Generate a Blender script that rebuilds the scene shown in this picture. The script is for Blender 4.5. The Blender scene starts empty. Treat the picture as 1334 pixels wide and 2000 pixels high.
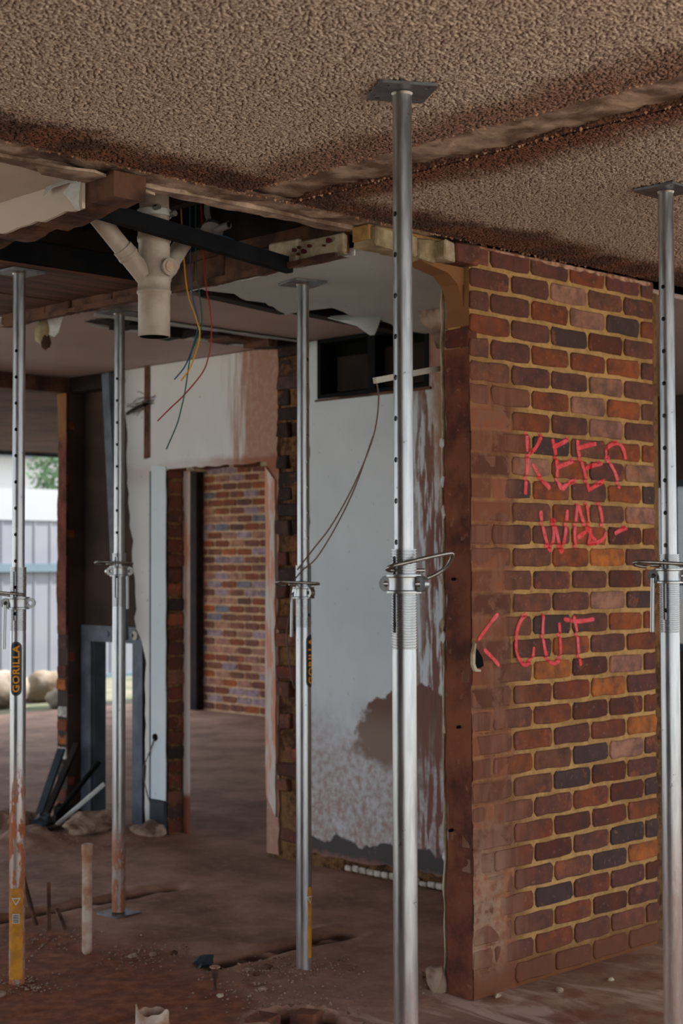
import bpy, bmesh, math, random
import numpy as np
from mathutils import Vector, Matrix, noise
random.seed(7)
PI=math.pi
sc=bpy.context.scene
# ---------------------------------------------------------------- camera
A=math.radians(45.9);P=math.radians(1.81);RL=-math.radians(0.17)
F0=Vector((math.cos(A),math.sin(A),0));R0=Vector((math.sin(A),-math.cos(A),0));Z0=Vector((0,0,1))
F=F0*math.cos(P)+Z0*math.sin(P);U=Z0*math.cos(P)-F0*math.sin(P)
R2=R0*math.cos(RL)+U*math.sin(RL);U2=U*math.cos(RL)-R0*math.sin(RL)
cd=bpy.data.cameras.new('camera');cam=bpy.data.objects.new('camera',cd);sc.collection.objects.link(cam)
cam.matrix_world=Matrix((( R2.x,U2.x,-F.x,0),(R2.y,U2.y,-F.y,0),(R2.z,U2.z,-F.z,1.59),(0,0,0,1)))
cd.sensor_fit='VERTICAL';cd.sensor_height=36;cd.lens=54;cd.clip_end=200
cd.dof.use_dof=True;cd.dof.focus_distance=4.4;cd.dof.aperture_fstop=4.5
sc.camera=cam
# ---------------------------------------------------------------- sky (overcast) and exposure
w=bpy.data.worlds.new('overcast_sky');sc.world=w;w.use_nodes=True
bg=w.node_tree.nodes['Background'];bg.inputs[0].default_value=(.84,.92,1,1);bg.inputs[1].default_value=1.0
sc.view_settings.view_transform='Standard';sc.view_settings.look='None';sc.view_settings.gamma=1
sc.view_settings.use_curve_mapping=False;sc.view_settings.exposure=1.62
sd=bpy.data.lights.new('sun','SUN');sun=bpy.data.objects.new('sun',sd);sc.collection.objects.link(sun)
sd.energy=5.0;sd.angle=math.radians(3);sd.color=(1,.985,.96);sun.rotation_euler=Vector((.61,-.22,.77)).to_track_quat('Z','Y').to_euler()  # sun added under the overcast sky; its ground bounce lifts the ceiling
CEIL=2.75
# ---------------------------------------------------------------- helpers
def lin(r,g,b,k=1.0):
    f=lambda c:(c/255/12.92 if c/255<=.04045 else ((c/255+.055)/1.055)**2.4)
    return tuple(min(.9,f(c)*k) for c in (r,g,b))+(1,)
class G:
    def __init__(s,name):
        s.m=bpy.data.materials.new(name);s.m.use_nodes=True;s.t=s.m.node_tree;s.b=s.t.nodes['Principled BSDF']
        s._o=None
    def n(s,k,**p):
        x=s.t.nodes.new(k)
        for a,v in p.items():setattr(x,a,v)
        return x
    def set(s,i,v):
        if hasattr(v,'is_output'):s.t.links.new(v,i)
        elif isinstance(v,(int,float)):
            if i.type=='RGBA':i.default_value=(v,v,v,1)
            elif i.type=='VECTOR':i.default_value=(v,v,v)
            else:i.default_value=v
        else:i.default_value=v if len(v)==len(i.default_value) else v[:len(i.default_value)]
    def pos(s):
        return s.n('ShaderNodeNewGeometry').outputs['Position']
    def obj(s):return s.n('ShaderNodeTexCoord').outputs['Object']
    def sep(s,v):
        x=s.n('ShaderNodeSeparateXYZ');s.set(x.inputs[0],v);return x.outputs
    def scale(s,v,k):
        x=s.n('ShaderNodeVectorMath',operation='MULTIPLY');s.set(x.inputs[0],v);x.inputs[1].default_value=k;return x.outputs[0]
    def addv(s,v,k):
        x=s.n('ShaderNodeVectorMath',operation='ADD');s.set(x.inputs[0],v);s.set(x.inputs[1],k);return x.outputs[0]
    def noise(s,v,sc_,d=4,r=.55,dist=0):
        x=s.n('ShaderNodeTexNoise');s.set(x.inputs['Vector'],v);x.inputs['Scale'].default_value=sc_
        x.inputs['Detail'].default_value=d;x.inputs['Roughness'].default_value=r;x.inputs['Distortion'].default_value=dist
        return x.outputs['Fac']
    def vor(s,v,sc_,f='F1',rnd=1):
        x=s.n('ShaderNodeTexVoronoi',feature=f);s.set(x.inputs['Vector'],v);x.inputs['Scale'].default_value=sc_;x.inputs['Randomness'].default_value=rnd
        return x.outputs['Distance']
    def mr(s,v,a,b,c=0,d=1,smooth=True):
        x=s.n('ShaderNodeMapRange',interpolation_type='SMOOTHSTEP' if smooth else 'LINEAR');s.set(x.inputs[0],v)
        for i,k in zip((1,2,3,4),(a,b,c,d)):x.inputs[i].default_value=k
        return x.outputs[0]
    def ma(s,op,a,b=0,c=None):
        x=s.n('ShaderNodeMath',operation=op);s.set(x.inputs[0],a);s.set(x.inputs[1],b)
        if c is not None:s.set(x.inputs[2],c)
        return x.outputs[0]
    def mul(s,*a):
        r=a[0]
        for k in a[1:]:r=s.ma('MULTIPLY',r,k)
        return r
    def mx(s,*a):
        r=a[0]
        for k in a[1:]:r=s.ma('MAXIMUM',r,k)
        return r
    def mix(s,f,a,b,mode='MIX'):
        x=s.n('ShaderNodeMix',data_type='RGBA',blend_type=mode);s.set(x.inputs[0],f);s.set(x.inputs[6],a);s.set(x.inputs[7],b);return x.outputs[2]
    def bump(s,h,st=.5,d=.01,normal=None):
        x=s.n('ShaderNodeBump');s.set(x.inputs['Height'],h);x.inputs['Strength'].default_value=st;x.inputs['Distance'].default_value=d
        if normal is not None:s.set(x.inputs['Normal'],normal)
        return x.outputs[0]
    def out(s,col,rough=.8,metal=0,normal=None,spec=None,alpha=None):
        s.set(s.b.inputs['Base Color'],col);s.set(s.b.inputs['Roughness'],rough);s.set(s.b.inputs['Metallic'],metal)
        if normal is not None:s.set(s.b.inputs['Normal'],normal)
        if spec is not None:s.b.inputs['Specular IOR Level'].default_value=spec
        if alpha is not None:s.set(s.b.inputs['Alpha'],alpha)
        return s.m
def simple(name,a,b=None,sc_=8,rough=.8,metal=0,bs=.3,bd=.003,space='obj',spec=.3,bsc=None,lo=.35,hi=.65):
    g=G(name);v=g.obj() if space=='obj' else g.pos();f=g.noise(v,sc_,5)
    col=g.mix(g.mr(f,lo,hi),a,b or a)
    return g.out(col,rough,metal,g.bump(g.noise(v,bsc or sc_*5,5),bs,bd),spec)

class MB:
    def __init__(s):s.v=[];s.f=[]
    def add(s,vs,fs):
        o=len(s.v);s.v+= [tuple(x) for x in vs];s.f+=[tuple(i+o for i in f) for f in fs];return s
    def box(s,x0,x1,y0,y1,z0,z1,j=0):
        vs=[(x,y,z) for x in(x0,x1) for y in(y0,y1) for z in(z0,z1)]
        if j:vs=[tuple(c+random.uniform(-j,j) for c in p) for p in vs]
        return s.add(vs,[(0,1,3,2),(4,6,7,5),(0,4,5,1),(2,3,7,6),(0,2,6,4),(1,5,7,3)])
    def obox(s,p0,p1,w_,h,up=(0,0,1)):
        p0=Vector(p0);p1=Vector(p1);d=(p1-p0).normalized();up=Vector(up)
        a=d.cross(up);a=a.normalized() if a.length>1e-4 else Vector((1,0,0));b=a.cross(d)
        vs=[p+a*i*w_/2+b*k*h/2 for p in(p0,p1) for i in(-1,1) for k in(-1,1)]
        return s.add(vs,[(0,1,3,2),(4,6,7,5),(0,4,5,1),(2,3,7,6),(0,2,6,4),(1,5,7,3)])
    def tube(s,path,r,n=10,cap=True,radii=None):
        path=[Vector(p) for p in path];k=len(path);rings=[];ref=None
        for i,p in enumerate(path):
            t=(path[min(i+1,k-1)]-path[max(i-1,0)]).normalized()
            if ref is None:
                ref=Vector((0,0,1)) if abs(t.z)<.9 else Vector((1,0,0))
                ref=(ref-t*ref.dot(t)).normalized()
            else:ref=(ref-t*ref.dot(t)).normalized()
            b=t.cross(ref);rr=radii[i] if radii else r
            rings.append([p+(ref*math.cos(q*2*PI/n)+b*math.sin(q*2*PI/n))*rr for q in range(n)])
        vs=[q for g_ in rings for q in g_];fs=[]
        for i in range(k-1):
            for q in range(n):
                q2=(q+1)%n;fs.append((i*n+q,i*n+q2,(i+1)*n+q2,(i+1)*n+q))
        if cap:fs.append(tuple(range(n))[::-1]);fs.append(tuple((k-1)*n+q for q in range(n)))
        return s.add(vs,fs)
    def lathe(s,prof,n=32,closed=False,c=(0,0)):
        vs=[(c[0]+r*math.cos(q*2*PI/n),c[1]+r*math.sin(q*2*PI/n),z) for r,z in prof for q in range(n)];fs=[];k=len(prof)
        for i in range(k if closed else k-1):
            j=(i+1)%k
            for q in range(n):
                q2=(q+1)%n;fs.append((i*n+q,i*n+q2,j*n+q2,j*n+q))
        return s.add(vs,fs)
    def prism(s,pts,ax,a,b):
        """polygon pts in the two other axes, extruded along axis ax from a to b (triangulated later)"""
        def mk(p,c):
            return {'x':(c,p[0],p[1]),'y':(p[0],c,p[1]),'z':(p[0],p[1],c)}[ax]
        n=len(pts);vs=[mk(p,a) for p in pts]+[mk(p,b) for p in pts]
        fs=[tuple(range(n)),tuple(range(2*n-1,n-1,-1))]+[(i,i+n,(i+1)%n+n,(i+1)%n) for i in range(n)]
        return s.add(vs,fs)
    def xf(s,M):
        s.v=[tuple(M@Vector(p)) for p in s.v];return s
    def mesh(s,name,mat,smooth=None):
        me=bpy.data.meshes.new(name);me.from_pydata(s.v,[],s.f)
        bm=bmesh.new();bm.from_mesh(me);bmesh.ops.recalc_face_normals(bm,faces=bm.faces)
        big=[f for f in bm.faces if len(f.verts)>8]
        if big:bmesh.ops.triangulate(bm,faces=big)
        bm.to_mesh(me);bm.free()
        me.materials.append(mat)
        if smooth is not None:
            me.shade_smooth();me.set_sharp_from_angle(angle=math.radians(smooth))
        return me
    def build(s,name,mat,parent=None,smooth=None):
        return link(name,s.mesh(name,mat,smooth),parent)
def link(name,me,parent=None,loc=None,rotz=0,color=None,M=None):
    o=bpy.data.objects.new(name,me);sc.collection.objects.link(o)
    if parent:o.parent=parent
    if M is not None:o.matrix_local=M
    else:
        if loc:o.location=loc
        if rotz:o.rotation_euler=(0,0,rotz)
    if color:o.color=color
    return o
def empty(name,loc=(0,0,0),rotz=0):
    o=bpy.data.objects.new(name,None);sc.collection.objects.link(o);o.location=loc;o.rotation_euler=(0,0,rotz);o.empty_display_size=.1;return o
def tag(o,label,cat,group=None,kind=None):
    o['label']=label;o['category']=cat
    if group:o['group']=group
    if kind:o['kind']=kind
    return o
def struct(o,label=None):
    o['kind']='structure'
    if label:o['label']=label
    return o
def cr(pts,n=8):
    """Catmull-Rom"""
    P_=[Vector(p) for p in pts];P_=[P_[0]*2-P_[1]]+P_+[P_[-1]*2-P_[-2]];o=[]
    for i in range(1,len(P_)-2):
        a,b,c,d=P_[i-1:i+3]
        for k in range(n):
            t=k/n;o.append(.5*((2*b)+(c-a)*t+(2*a-5*b+4*c-d)*t*t+(3*b-a-3*c+d)*t**3))
    o.append(P_[-2]);return o
def jag(a,b,step=.05,amp=.012,seed=0):
    """jagged 2-D polyline between a and b (excluding b)"""
    rnd=random.Random(seed);a=Vector(a);b=Vector(b);L=(b-a).length;n=max(1,int(L/step));d=(b-a)/n;nn=Vector((-d.y,d.x)).normalized();o=[]
    for i in range(n):
        k=rnd.uniform(-.3,.3) if i else 0
        p=a+d*(i+k)
        if i:p=p+nn*(rnd.uniform(-amp,amp))
        o.append((p.x,p.y))
    return o
def ring(pts,step=.05,amp=.012,seed=0):
    o=[]
    for i in range(len(pts)):o+=jag(pts[i],pts[(i+1)%len(pts)],step,amp,seed*31+i)
    return o
def lump(r,seed,sq=(1,1,1),sub=2,amp=.35,fr=1.2):
    bm=bmesh.new();bmesh.ops.create_icosphere(bm,subdivisions=sub,radius=1)
    mb=MB();vs=[]
    for v in bm.verts:
        k=1+amp*noise.noise(v.co*fr+Vector((seed*3.7,seed,0)))+.1*noise.noise(v.co*4+Vector((seed,0,0)))
        vs.append((v.co.x*k*r*sq[0],v.co.y*k*r*sq[1],v.co.z*k*r*sq[2]))
    mb.add(vs,[tuple(v.index for v in f.verts) for f in bm.faces]);bm.free();return mb

# ---------------------------------------------------------------- materials
def brick_mat(name,smear):
    g=G(name);v=g.obj();p=g.pos();oi=g.n('ShaderNodeObjectInfo')
    vv=g.addv(v,g.ma('MULTIPLY',oi.outputs['Random'],40))
    n1=g.noise(vv,14,6,.65);n2=g.noise(vv,45,4)
    n5=g.noise(vv,6,5,.7);c=g.mix(g.mr(n1,.3,.72),oi.outputs['Color'],g.mix(.7,oi.outputs['Color'],(.035,.022,.022,1)));c=g.mix(g.mul(g.mr(n5,.56,.66),.55),c,g.mix(.5,lin(70,50,50,1.0),c));c=g.mix(g.mul(g.mr(n5,.42,.32),.5),c,lin(150,85,50,1.1))
    c=g.mix(g.mul(g.mr(n2,.6,.72),.35),c,lin(160,120,100,.8))
    n3=g.noise(p,3.5,6,.6)
    c=g.mix(g.mul(g.mr(n3,.56,.7),.35),c,lin(115,80,64,1.0))
    if smear:c=smear(g,p,c,.85)
    return g.out(c,.85,0,g.bump(g.ma('ADD',n1,g.mul(n2,.5)),.55,.004),.25)
def smearW(g,p,c,k):
    x,y,z=g.sep(p);n=g.noise(p,5,5,.6);n2=g.noise(p,1.6,3);st=g.noise(g.scale(p,(30,30,5)),1,4)
    e=g.ma('ADD',x,g.ma('ADD',g.mul(g.ma('SUBTRACT',n2,.5),.5),g.mul(g.ma('SUBTRACT',n,.5),.22)))
    m=g.mul(g.mr(e,4.40,4.58,1,0),g.mr(z,2.15,2.42,1,0))
    low=g.mr(g.ma('ADD',z,g.mul(n,.15)),.1,.3,1,0)
    col=g.mix(g.mr(st,.35,.65),lin(96,58,42,1.2),lin(114,76,60,1.2))
    pale=g.mul(g.mr(z,.3,.75,1,0),g.mr(x,4.38,4.46,1,0),g.mr(n,.35,.6))
    col=g.mix(g.mul(pale,.8),col,lin(140,112,92,1.15))
    c=g.mix(g.mul(m,k),c,col)
    return g.mix(g.mul(low,k),c,lin(98,58,38,1.15))
M={}
M['brickW']=brick_mat('brick_smeared',smearW);M['brick']=brick_mat('brick_plain',None)
def mortar(name,a,b,smear):
    g=G(name);p=g.pos();n=g.noise(p,30,6,.6);n2=g.noise(p,4,4)
    c=g.mix(g.mr(g.ma('ADD',g.mul(n,.5),g.mul(n2,.5)),.38,.62),a,b)
    if smear:c=smear(g,p,c,.9)
    return g.out(c,.95,0,g.bump(n,.5,.004),.1)
M['mortarW']=mortar('mortar_yellow',lin(160,126,80,1.4),lin(132,101,63,1.3),smearW)
M['mortar_dark']=mortar('mortar_brown',lin(118,86,56,1.1),lin(56,38,28,1.0),None)
M['mortar_back']=mortar('mortar_cream',lin(170,145,115,1.4),lin(145,115,88,1.4),None)
def film_mat():
    g=G('smeared_thin_render');p=g.pos();x,y,z=g.sep(p)
    j=g.n('ShaderNodeAttribute',attribute_name='joint').outputs['Fac'];t=g.n('ShaderNodeAttribute',attribute_name='tone').outputs['Fac'];n=g.noise(p,9,6,.6);n2=g.noise(p,30,5);st=g.noise(g.scale(p,(26,26,4)),1,4)
    c=g.mix(g.mr(t,.0,1.0),lin(84,50,38,1.25),lin(122,74,52,1.35))
    c=g.mix(g.mul(g.mr(n,.5,.62),.8),c,lin(116,80,64,1.25));c=g.mix(g.mul(g.mr(st,.52,.66),.5),c,lin(96,58,42,1.2))
    c=g.mix(g.mul(j,g.mr(n,.3,.6,.55,.05)),c,lin(146,112,74,1.3))
    pale=g.mul(g.mr(z,.3,.8,1,0),g.mr(g.ma('ADD',x,g.mul(n,.1)),4.42,4.50,1,0),g.mr(n2,.3,.65))
    c=g.mix(g.mul(pale,.8),c,lin(146,120,100,1.2));c=g.mix(g.mr(g.ma('ADD',z,g.mul(n,.15)),.1,.28,1,0),c,lin(102,62,42,1.2))
    return g.out(c,.88,0,g.bump(g.ma('ADD',n,g.mul(n2,.5)),.4,.006),.2)
M['film']=film_mat()
def render_mat():
    g=G('brown_render');p=g.pos();x,y,z=g.sep(p);n=g.noise(p,7,6,.65);n2=g.noise(p,26,5)
    n6=g.noise(p,2.6,5,.6);c=g.mix(g.mr(n,.35,.65),lin(104,58,42,1.3),lin(70,38,29,1.15));c=g.mix(g.mul(g.mr(n6,.5,.62),.6),c,lin(122,72,46,1.3))
    c=g.mix(g.mul(g.mr(n2,.62,.7),.35),c,lin(150,112,90,1.1))
    c=g.mix(g.mr(z,2.32,2.45),c,lin(124,84,52,1.1))
    return g.out(c,.85,0,g.bump(g.ma('ADD',n,g.mul(n2,.4)),.5,.012),.25)
M['render']=render_mat()
def ceil_mat():
    g=G('textured_ceiling');p=g.pos();x,y,z=g.sep(p)
    q=g.addv(p,g.mul(g.noise(p,60,2),.02))
    v1=g.vor(q,95,'F1');n=g.noise(p,170,3,.6);n0=g.noise(p,75,4,.65,.6)
    h=g.ma('ADD',g.mul(g.mr(v1,.1,.8,1,0,False),.55),g.ma('ADD',g.mul(n0,.9),g.mul(n,.35)))
    base=g.mix(g.mr(h,.62,1.05),lin(88,70,60,1.9),lin(142,126,113,2.0))  # hollows of the texture coloured darker, crevice shade painted in
    nn=g.noise(p,5,4,.6);big=g.noise(p,1.3,3);nn=g.ma('ADD',g.mul(nn,.22),g.mul(big,.35))
    # red-brown dirt spread along the lines where the walls stood
    ea=g.mr(g.ma('SUBTRACT',g.ma('ABSOLUTE',g.ma('SUBTRACT',x,3.22)),nn),-.1,.12,1,0)
    eb=g.mr(g.ma('SUBTRACT',g.ma('ABSOLUTE',g.ma('SUBTRACT',y,3.74)),nn),-.06,.14,1,0)
    st=g.mx(ea,eb)
    c=g.mix(g.mul(st,.85),base,g.mix(g.mr(h,.6,1.15),lin(48,24,15,1.5),lin(114,66,46,1.5)))
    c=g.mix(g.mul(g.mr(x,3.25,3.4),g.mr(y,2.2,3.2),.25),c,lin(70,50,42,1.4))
    return g.out(c,.9,0,g.bump(h,1.0,.012),.2)
M['ceil']=ceil_mat()
def spray_mat():
    g=G('vermiculite_spray');p=g.pos();x,y,z=g.sep(p);at=g.n('ShaderNodeAttribute',attribute_name='relief').outputs['Fac']
    n=g.noise(p,140,3)
    base=g.mix(g.mr(g.ma('ADD',at,g.mul(n,.3)),.15,1.05),lin(80,62,53,1.9),lin(154,140,128,2.0))  # crevice shade painted by relief: recessed darker, raised flakes lighter
    nn=g.ma('ADD',g.mul(g.noise(p,7,5,.65),.24),g.mul(g.noise(p,1.5,3),.26))
    ea=g.mr(g.ma('SUBTRACT',g.ma('ABSOLUTE',g.ma('SUBTRACT',x,3.22)),nn),-.06,.12,1,0)
    eb=g.mr(g.ma('SUBTRACT',g.ma('ABSOLUTE',g.ma('SUBTRACT',y,3.74)),nn),-.02,.16,1,0)
    ea=g.mul(ea,g.mr(x,3.2,3.25,.75,1));st=g.mx(ea,eb);dk=g.mul(eb,g.mr(g.noise(p,4,3),.4,.6))
    red=g.mix(g.mr(at,.3,.9),lin(40,20,13,1.4),lin(108,62,42,1.5));red=g.mix(g.mul(dk,.8),red,lin(30,17,12,1.3))
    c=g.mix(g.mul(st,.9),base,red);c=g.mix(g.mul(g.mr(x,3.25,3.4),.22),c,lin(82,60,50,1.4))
    return g.out(c,.85,0,None,.25)
M['spray']=spray_mat()
def plaster(name,tint,stains):
    g=G(name);p=g.pos();x,y,z=g.sep(p);n=g.noise(p,5,6,.6);n2=g.noise(p,28,5);n3=g.noise(p,1.6,3)
    c=g.mix(g.mr(n3,.3,.7),tint,tuple(k*.86 for k in tint[:3])+(1,))
    c=g.mix(g.mul(g.mr(n2,.66,.72),.5),c,lin(120,100,88,1.6))
    if stains:c=stains(g,c,x,y,z,n,n2,p)
    return g.out(c,.6,0,g.bump(g.ma('ADD',g.mul(n,.6),g.mul(n2,.3)),.25,.006),.3)
def st_bath(g,c,x,y,z,n,n2,p):
    zz=g.ma('ADD',z,g.mul(g.ma('SUBTRACT',n,.5),.9))
    # damp mottled lower part
    low=g.mul(g.mr(zz,.45,1.0,1,0),g.mr(g.ma('ADD',n2,g.mul(n,.5)),.55,.95,.35,1))
    c=g.mix(low,c,lin(124,104,99,1.6))
    # missing paint, brown render showing
    n4=g.noise(p,3.2,5,.55)
    br=g.mul(g.mr(g.ma('ADD',z,g.mul(g.ma('SUBTRACT',n4,.5),.5)),.88,.9,1,0),g.mr(g.ma('ADD',z,g.mul(g.ma('SUBTRACT',n4,.5),.9)),.5,.62),g.mr(g.ma('ADD',y,g.ma('ADD',g.mul(n4,1.1),g.mul(n,.35))),6.20,6.29,1,0))
    c=g.mix(br,c,g.mix(g.mr(z,.7,.9),lin(112,92,80,1.3),lin(92,58,44,1.2)))
    # peeling red undercoat toward the brick pier
    stv=g.noise(g.scale(p,(34,34,3.2)),1,4,.6)
    reg=g.mr(g.ma('ADD',y,g.mul(g.ma('SUBTRACT',n,.5),.25)),5.08,5.26,1,0)
    red=g.mul(reg,g.mr(g.ma('ADD',stv,g.mul(n,.2)),.56,.62))
    c=g.mix(red,c,lin(108,64,52,1.2))
    up=g.mul(g.mr(g.ma('ADD',y,g.mul(n,.3)),5.12,5.26,1,0),g.mr(z,1.75,2.0))
    c=g.mix(up,c,lin(146,108,86,1.2))
    # black bitumen and red dirt at the foot
    f=g.ma('ADD',z,g.mul(g.ma('SUBTRACT',n4,.5),.35))
    c=g.mix(g.mul(g.mr(f,.17,.19,1,0),g.mr(n,.3,.45)),c,lin(48,42,42,1.6))
    c=g.mix(g.mr(g.ma('ADD',z,g.mul(n2,.06)),.09,.13,1,0),c,lin(100,68,58,1.6))
    return c
def st_door(g,c,x,y,z,n,n2,p):
    stv=g.noise(g.scale(p,(20,20,2.0)),1,4,.6)
    m=g.mul(g.mr(g.ma('ADD',y,g.mul(g.ma('SUBTRACT',stv,.5),.6)),6.38,6.62,1,0),g.mr(n2,.1,.6,.75,1))
    c=g.mix(m,c,lin(144,106,86,1.2))
    e=g.mul(g.mr(g.ma('ADD',z,g.mul(n,.12)),2.19,2.24,1,0),g.mr(z,2.0,2.1),g.mr(y,6.25,7.0,1,.2))
    c=g.mix(e,c,lin(110,62,40,1.7))
    return c
def st_jamb(g,c,x,y,z,n,n2,p):
    stv=g.noise(g.scale(p,(25,25,2.5)),1,5,.6)
    c=g.mix(g.mr(g.ma('ADD',stv,g.mul(n,.25)),.6,.68),c,lin(150,104,84,1.8))
    return g.mix(g.mr(z,.2,.25,1,0),c,lin(95,55,42,1.8))
M['wall_bath']=plaster('painted_plaster_bath',lin(172,179,184,1.5),st_bath)
M['wall_door']=plaster('painted_plaster_door',lin(176,176,175,1.5),st_door)
M['wall_pier']=plaster('painted_plaster_pier',lin(174,184,190,1.5),None)
M['wall_jamb']=plaster('painted_plaster_jamb',lin(168,158,152,1.5),st_jamb)
M['ceil_pink']=plaster('ceiling_paint_pink',lin(150,132,126,1.5),None)
M['ceil_cream']=plaster('ceiling_paint_cream',lin(168,155,144,1.5),None)
M['sheet']=plaster('plasterboard_grey',lin(150,155,155,1.7),None)
M['paper']=simple('torn_paper_white',lin(205,205,203,.95),lin(190,188,184,.9),20,.8)
M['ceil_brown']=simple('ceiling_brown',lin(95,70,62,1.3),lin(70,50,44,1.3),2,.8,space='w')
M['strip']=simple('raw_chase',lin(142,124,110,1.9),lin(88,69,58,1.6),9,.85,bs=.8,bd=.02,space='w',bsc=16)
M['crumb']=simple('plaster_crumb',lin(150,118,98,1.6),lin(100,66,48,1.6),30,.9,space='w')
M['timber']=simple('old_timber',lin(100,68,50,1.05),lin(58,38,29,1.0),9,.85,bs=.6,bd=.008,space='w')
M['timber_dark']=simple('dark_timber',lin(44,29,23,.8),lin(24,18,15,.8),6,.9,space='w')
def board_mat():
    g=G('formply_boards');p=g.pos();oi=g.n('ShaderNodeObjectInfo')
    gr=g.noise(g.scale(g.addv(p,oi.outputs['Random']),(1.5,26,20)),1,5,.6)
    c=g.mix(g.mr(gr,.35,.65),lin(98,66,54,1.2),lin(64,43,37,1.15))
    return g.out(c,.7,0,g.bump(gr,.2,.004),.3)
M['board']=board_mat()
M['yellow']=simple('yellowed_paint_brick',lin(150,136,106,1.3),lin(118,102,78,1.2),12,.85,bs=.6,bd=.01,space='w')
M['yellow_l']=simple('cream_render',lin(168,156,134,1.3),lin(140,122,98,1.2),14,.85,bs=.6,bd=.01,space='w')
M['black_steel']=simple('black_steel',(.006,.007,.009,1),(.010,.010,.012,1),9,.8,spec=.08)
M['grey_steel']=simple('grey_frame_paint',lin(86,92,104,1.1),lin(66,70,82,1.1),7,.55,space='w')
M['grey_dark']=simple('dark_blue_paint',lin(38,48,58,1.2),lin(28,34,42,1.2),7,.6,space='w')
M['dark_render']=simple('dark_render',lin(66,49,40,1.1),lin(44,33,28,1.0),3,.85,bs=.4,bd=.01,space='w')
M['pvc']=simple('grey_beige_pvc',lin(162,150,139,1.2),lin(145,131,120,1.2),14,.42,bs=.08)
M['pvc_dirty']=simple('stained_pvc',lin(176,160,145,1.2),lin(138,94,66,1.15),9,.6,bs=.2)
M['flake']=simple('pale_blue_flake',lin(160,178,182,1.0),None,9,.7)
M['dark']=simple('dark_inside',(.006,.006,.006,1),None,5,.9,spec=.05)  # near black: painted shade of holes, bores and void; also black conduit
M['grey_plastic']=simple('grey_conduit',lin(112,108,108,1.3),lin(92,88,88,1.3),12,.5)
for k,c in dict(w_green=lin(25,75,68,1.4),w_yellow=lin(185,135,35,1.3),w_red=lin(135,40,35,1.3),w_blue=lin(35,70,105,1.3),w_brown=lin(82,68,60,1.5)).items():
    M[k]=simple(k,c,None,10,.5)
def steel():
    g=G('galvanised_steel');o=g.obj();oi=g.n('ShaderNodeObjectInfo');x,y,z=g.sep(o)
    n=g.noise(g.scale(o,(60,60,6)),1,5,.6);n2=g.noise(o,22,5,.65);n3=g.noise(g.scale(o,(30,30,9)),1,5,.7)
    c=g.mix(g.mr(n,.3,.7),(.24,.245,.255,1),(.38,.385,.39,1))
    c=g.mix(g.mul(g.mr(n2,.66,.70),.7),c,(.06,.055,.05,1))
    cr_=g.n('ShaderNodeSeparateColor');g.set(cr_.inputs[0],oi.outputs['Color'])
    rust=cr_.outputs[0];top=cr_.outputs[1]
    # rust and dirt climb from the foot; object colour r = amount, g = height reached
    zz=g.ma('SUBTRACT',g.ma('ADD',z,g.mul(g.ma('SUBTRACT',n3,.5),.8)),top)
    rm=g.mul(g.mr(zz,-.12,.03,1,0),g.mr(n3,.44,.52),rust)
    dm=g.mul(g.mr(zz,-.5,.25,1,0),.55,g.mr(rust,0,.1))
    c=g.mix(dm,c,lin(150,125,108,1.5))
    c=g.mix(rm,c,g.mix(n2,lin(150,88,50,1.5),lin(95,52,36,1.5)))
    met=g.ma('SUBTRACT',.92,g.mx(g.mul(rm,.9),g.mul(dm,.8)))
    ro=g.ma('ADD',g.mr(n,.2,.8,.26,.42,False),g.mul(rm,.5))
    return g.out(c,ro,met,g.bump(g.ma('ADD',n,g.mul(n2,.5)),.06,.003))
M['steel']=steel()
M['thread']=simple('thread_steel',(.30,.305,.31,1),(.36,.36,.37,1),40,.3,.92,bs=.02)
M['steel_dark']=simple('dull_steel',(.22,.21,.19,1),(.32,.30,.28,1),30,.38,.9,bs=.1)
M['plate']=simple('plate_steel',(.16,.16,.17,1),(.24,.24,.25,1),16,.45,.85,bs=.1)
M['lblack']=simple('label_black',(.008,.01,.014,1),None,8,.4)
M['lgrey']=simple('label_grey',lin(95,100,105),None,8,.5)
M['lorange']=simple('label_orange',lin(232,150,28,.8),None,8,.5)
M['lyellow']=simple('label_yellow',lin(205,140,30,.9),lin(170,112,40,.85),18,.6)
M['lwhite']=simple('label_white',lin(190,185,175,.9),None,8,.6)
def graf():
    g=G('red_spray_paint');uv=g.n('ShaderNodeUVMap').outputs[0];x,y,z=g.sep(uv);p=g.pos();n=g.noise(p,60,4,.7);nb=g.noise(p,9,2)
    e=g.mr(g.ma('ADD',g.ma('ABSOLUTE',g.ma('SUBTRACT',g.mul(x,2),1)),g.mul(g.ma('SUBTRACT',n,.5),.5)),.45,1.0,1,0)
    c=g.mix(g.mr(nb,.35,.65),lin(205,30,40,1.25),lin(215,72,84,1.25))
    return g.out(c,.6,alpha=g.mul(e,g.mr(n,.2,.6,.45,.9)))
M['graffiti']=graf()
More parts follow.
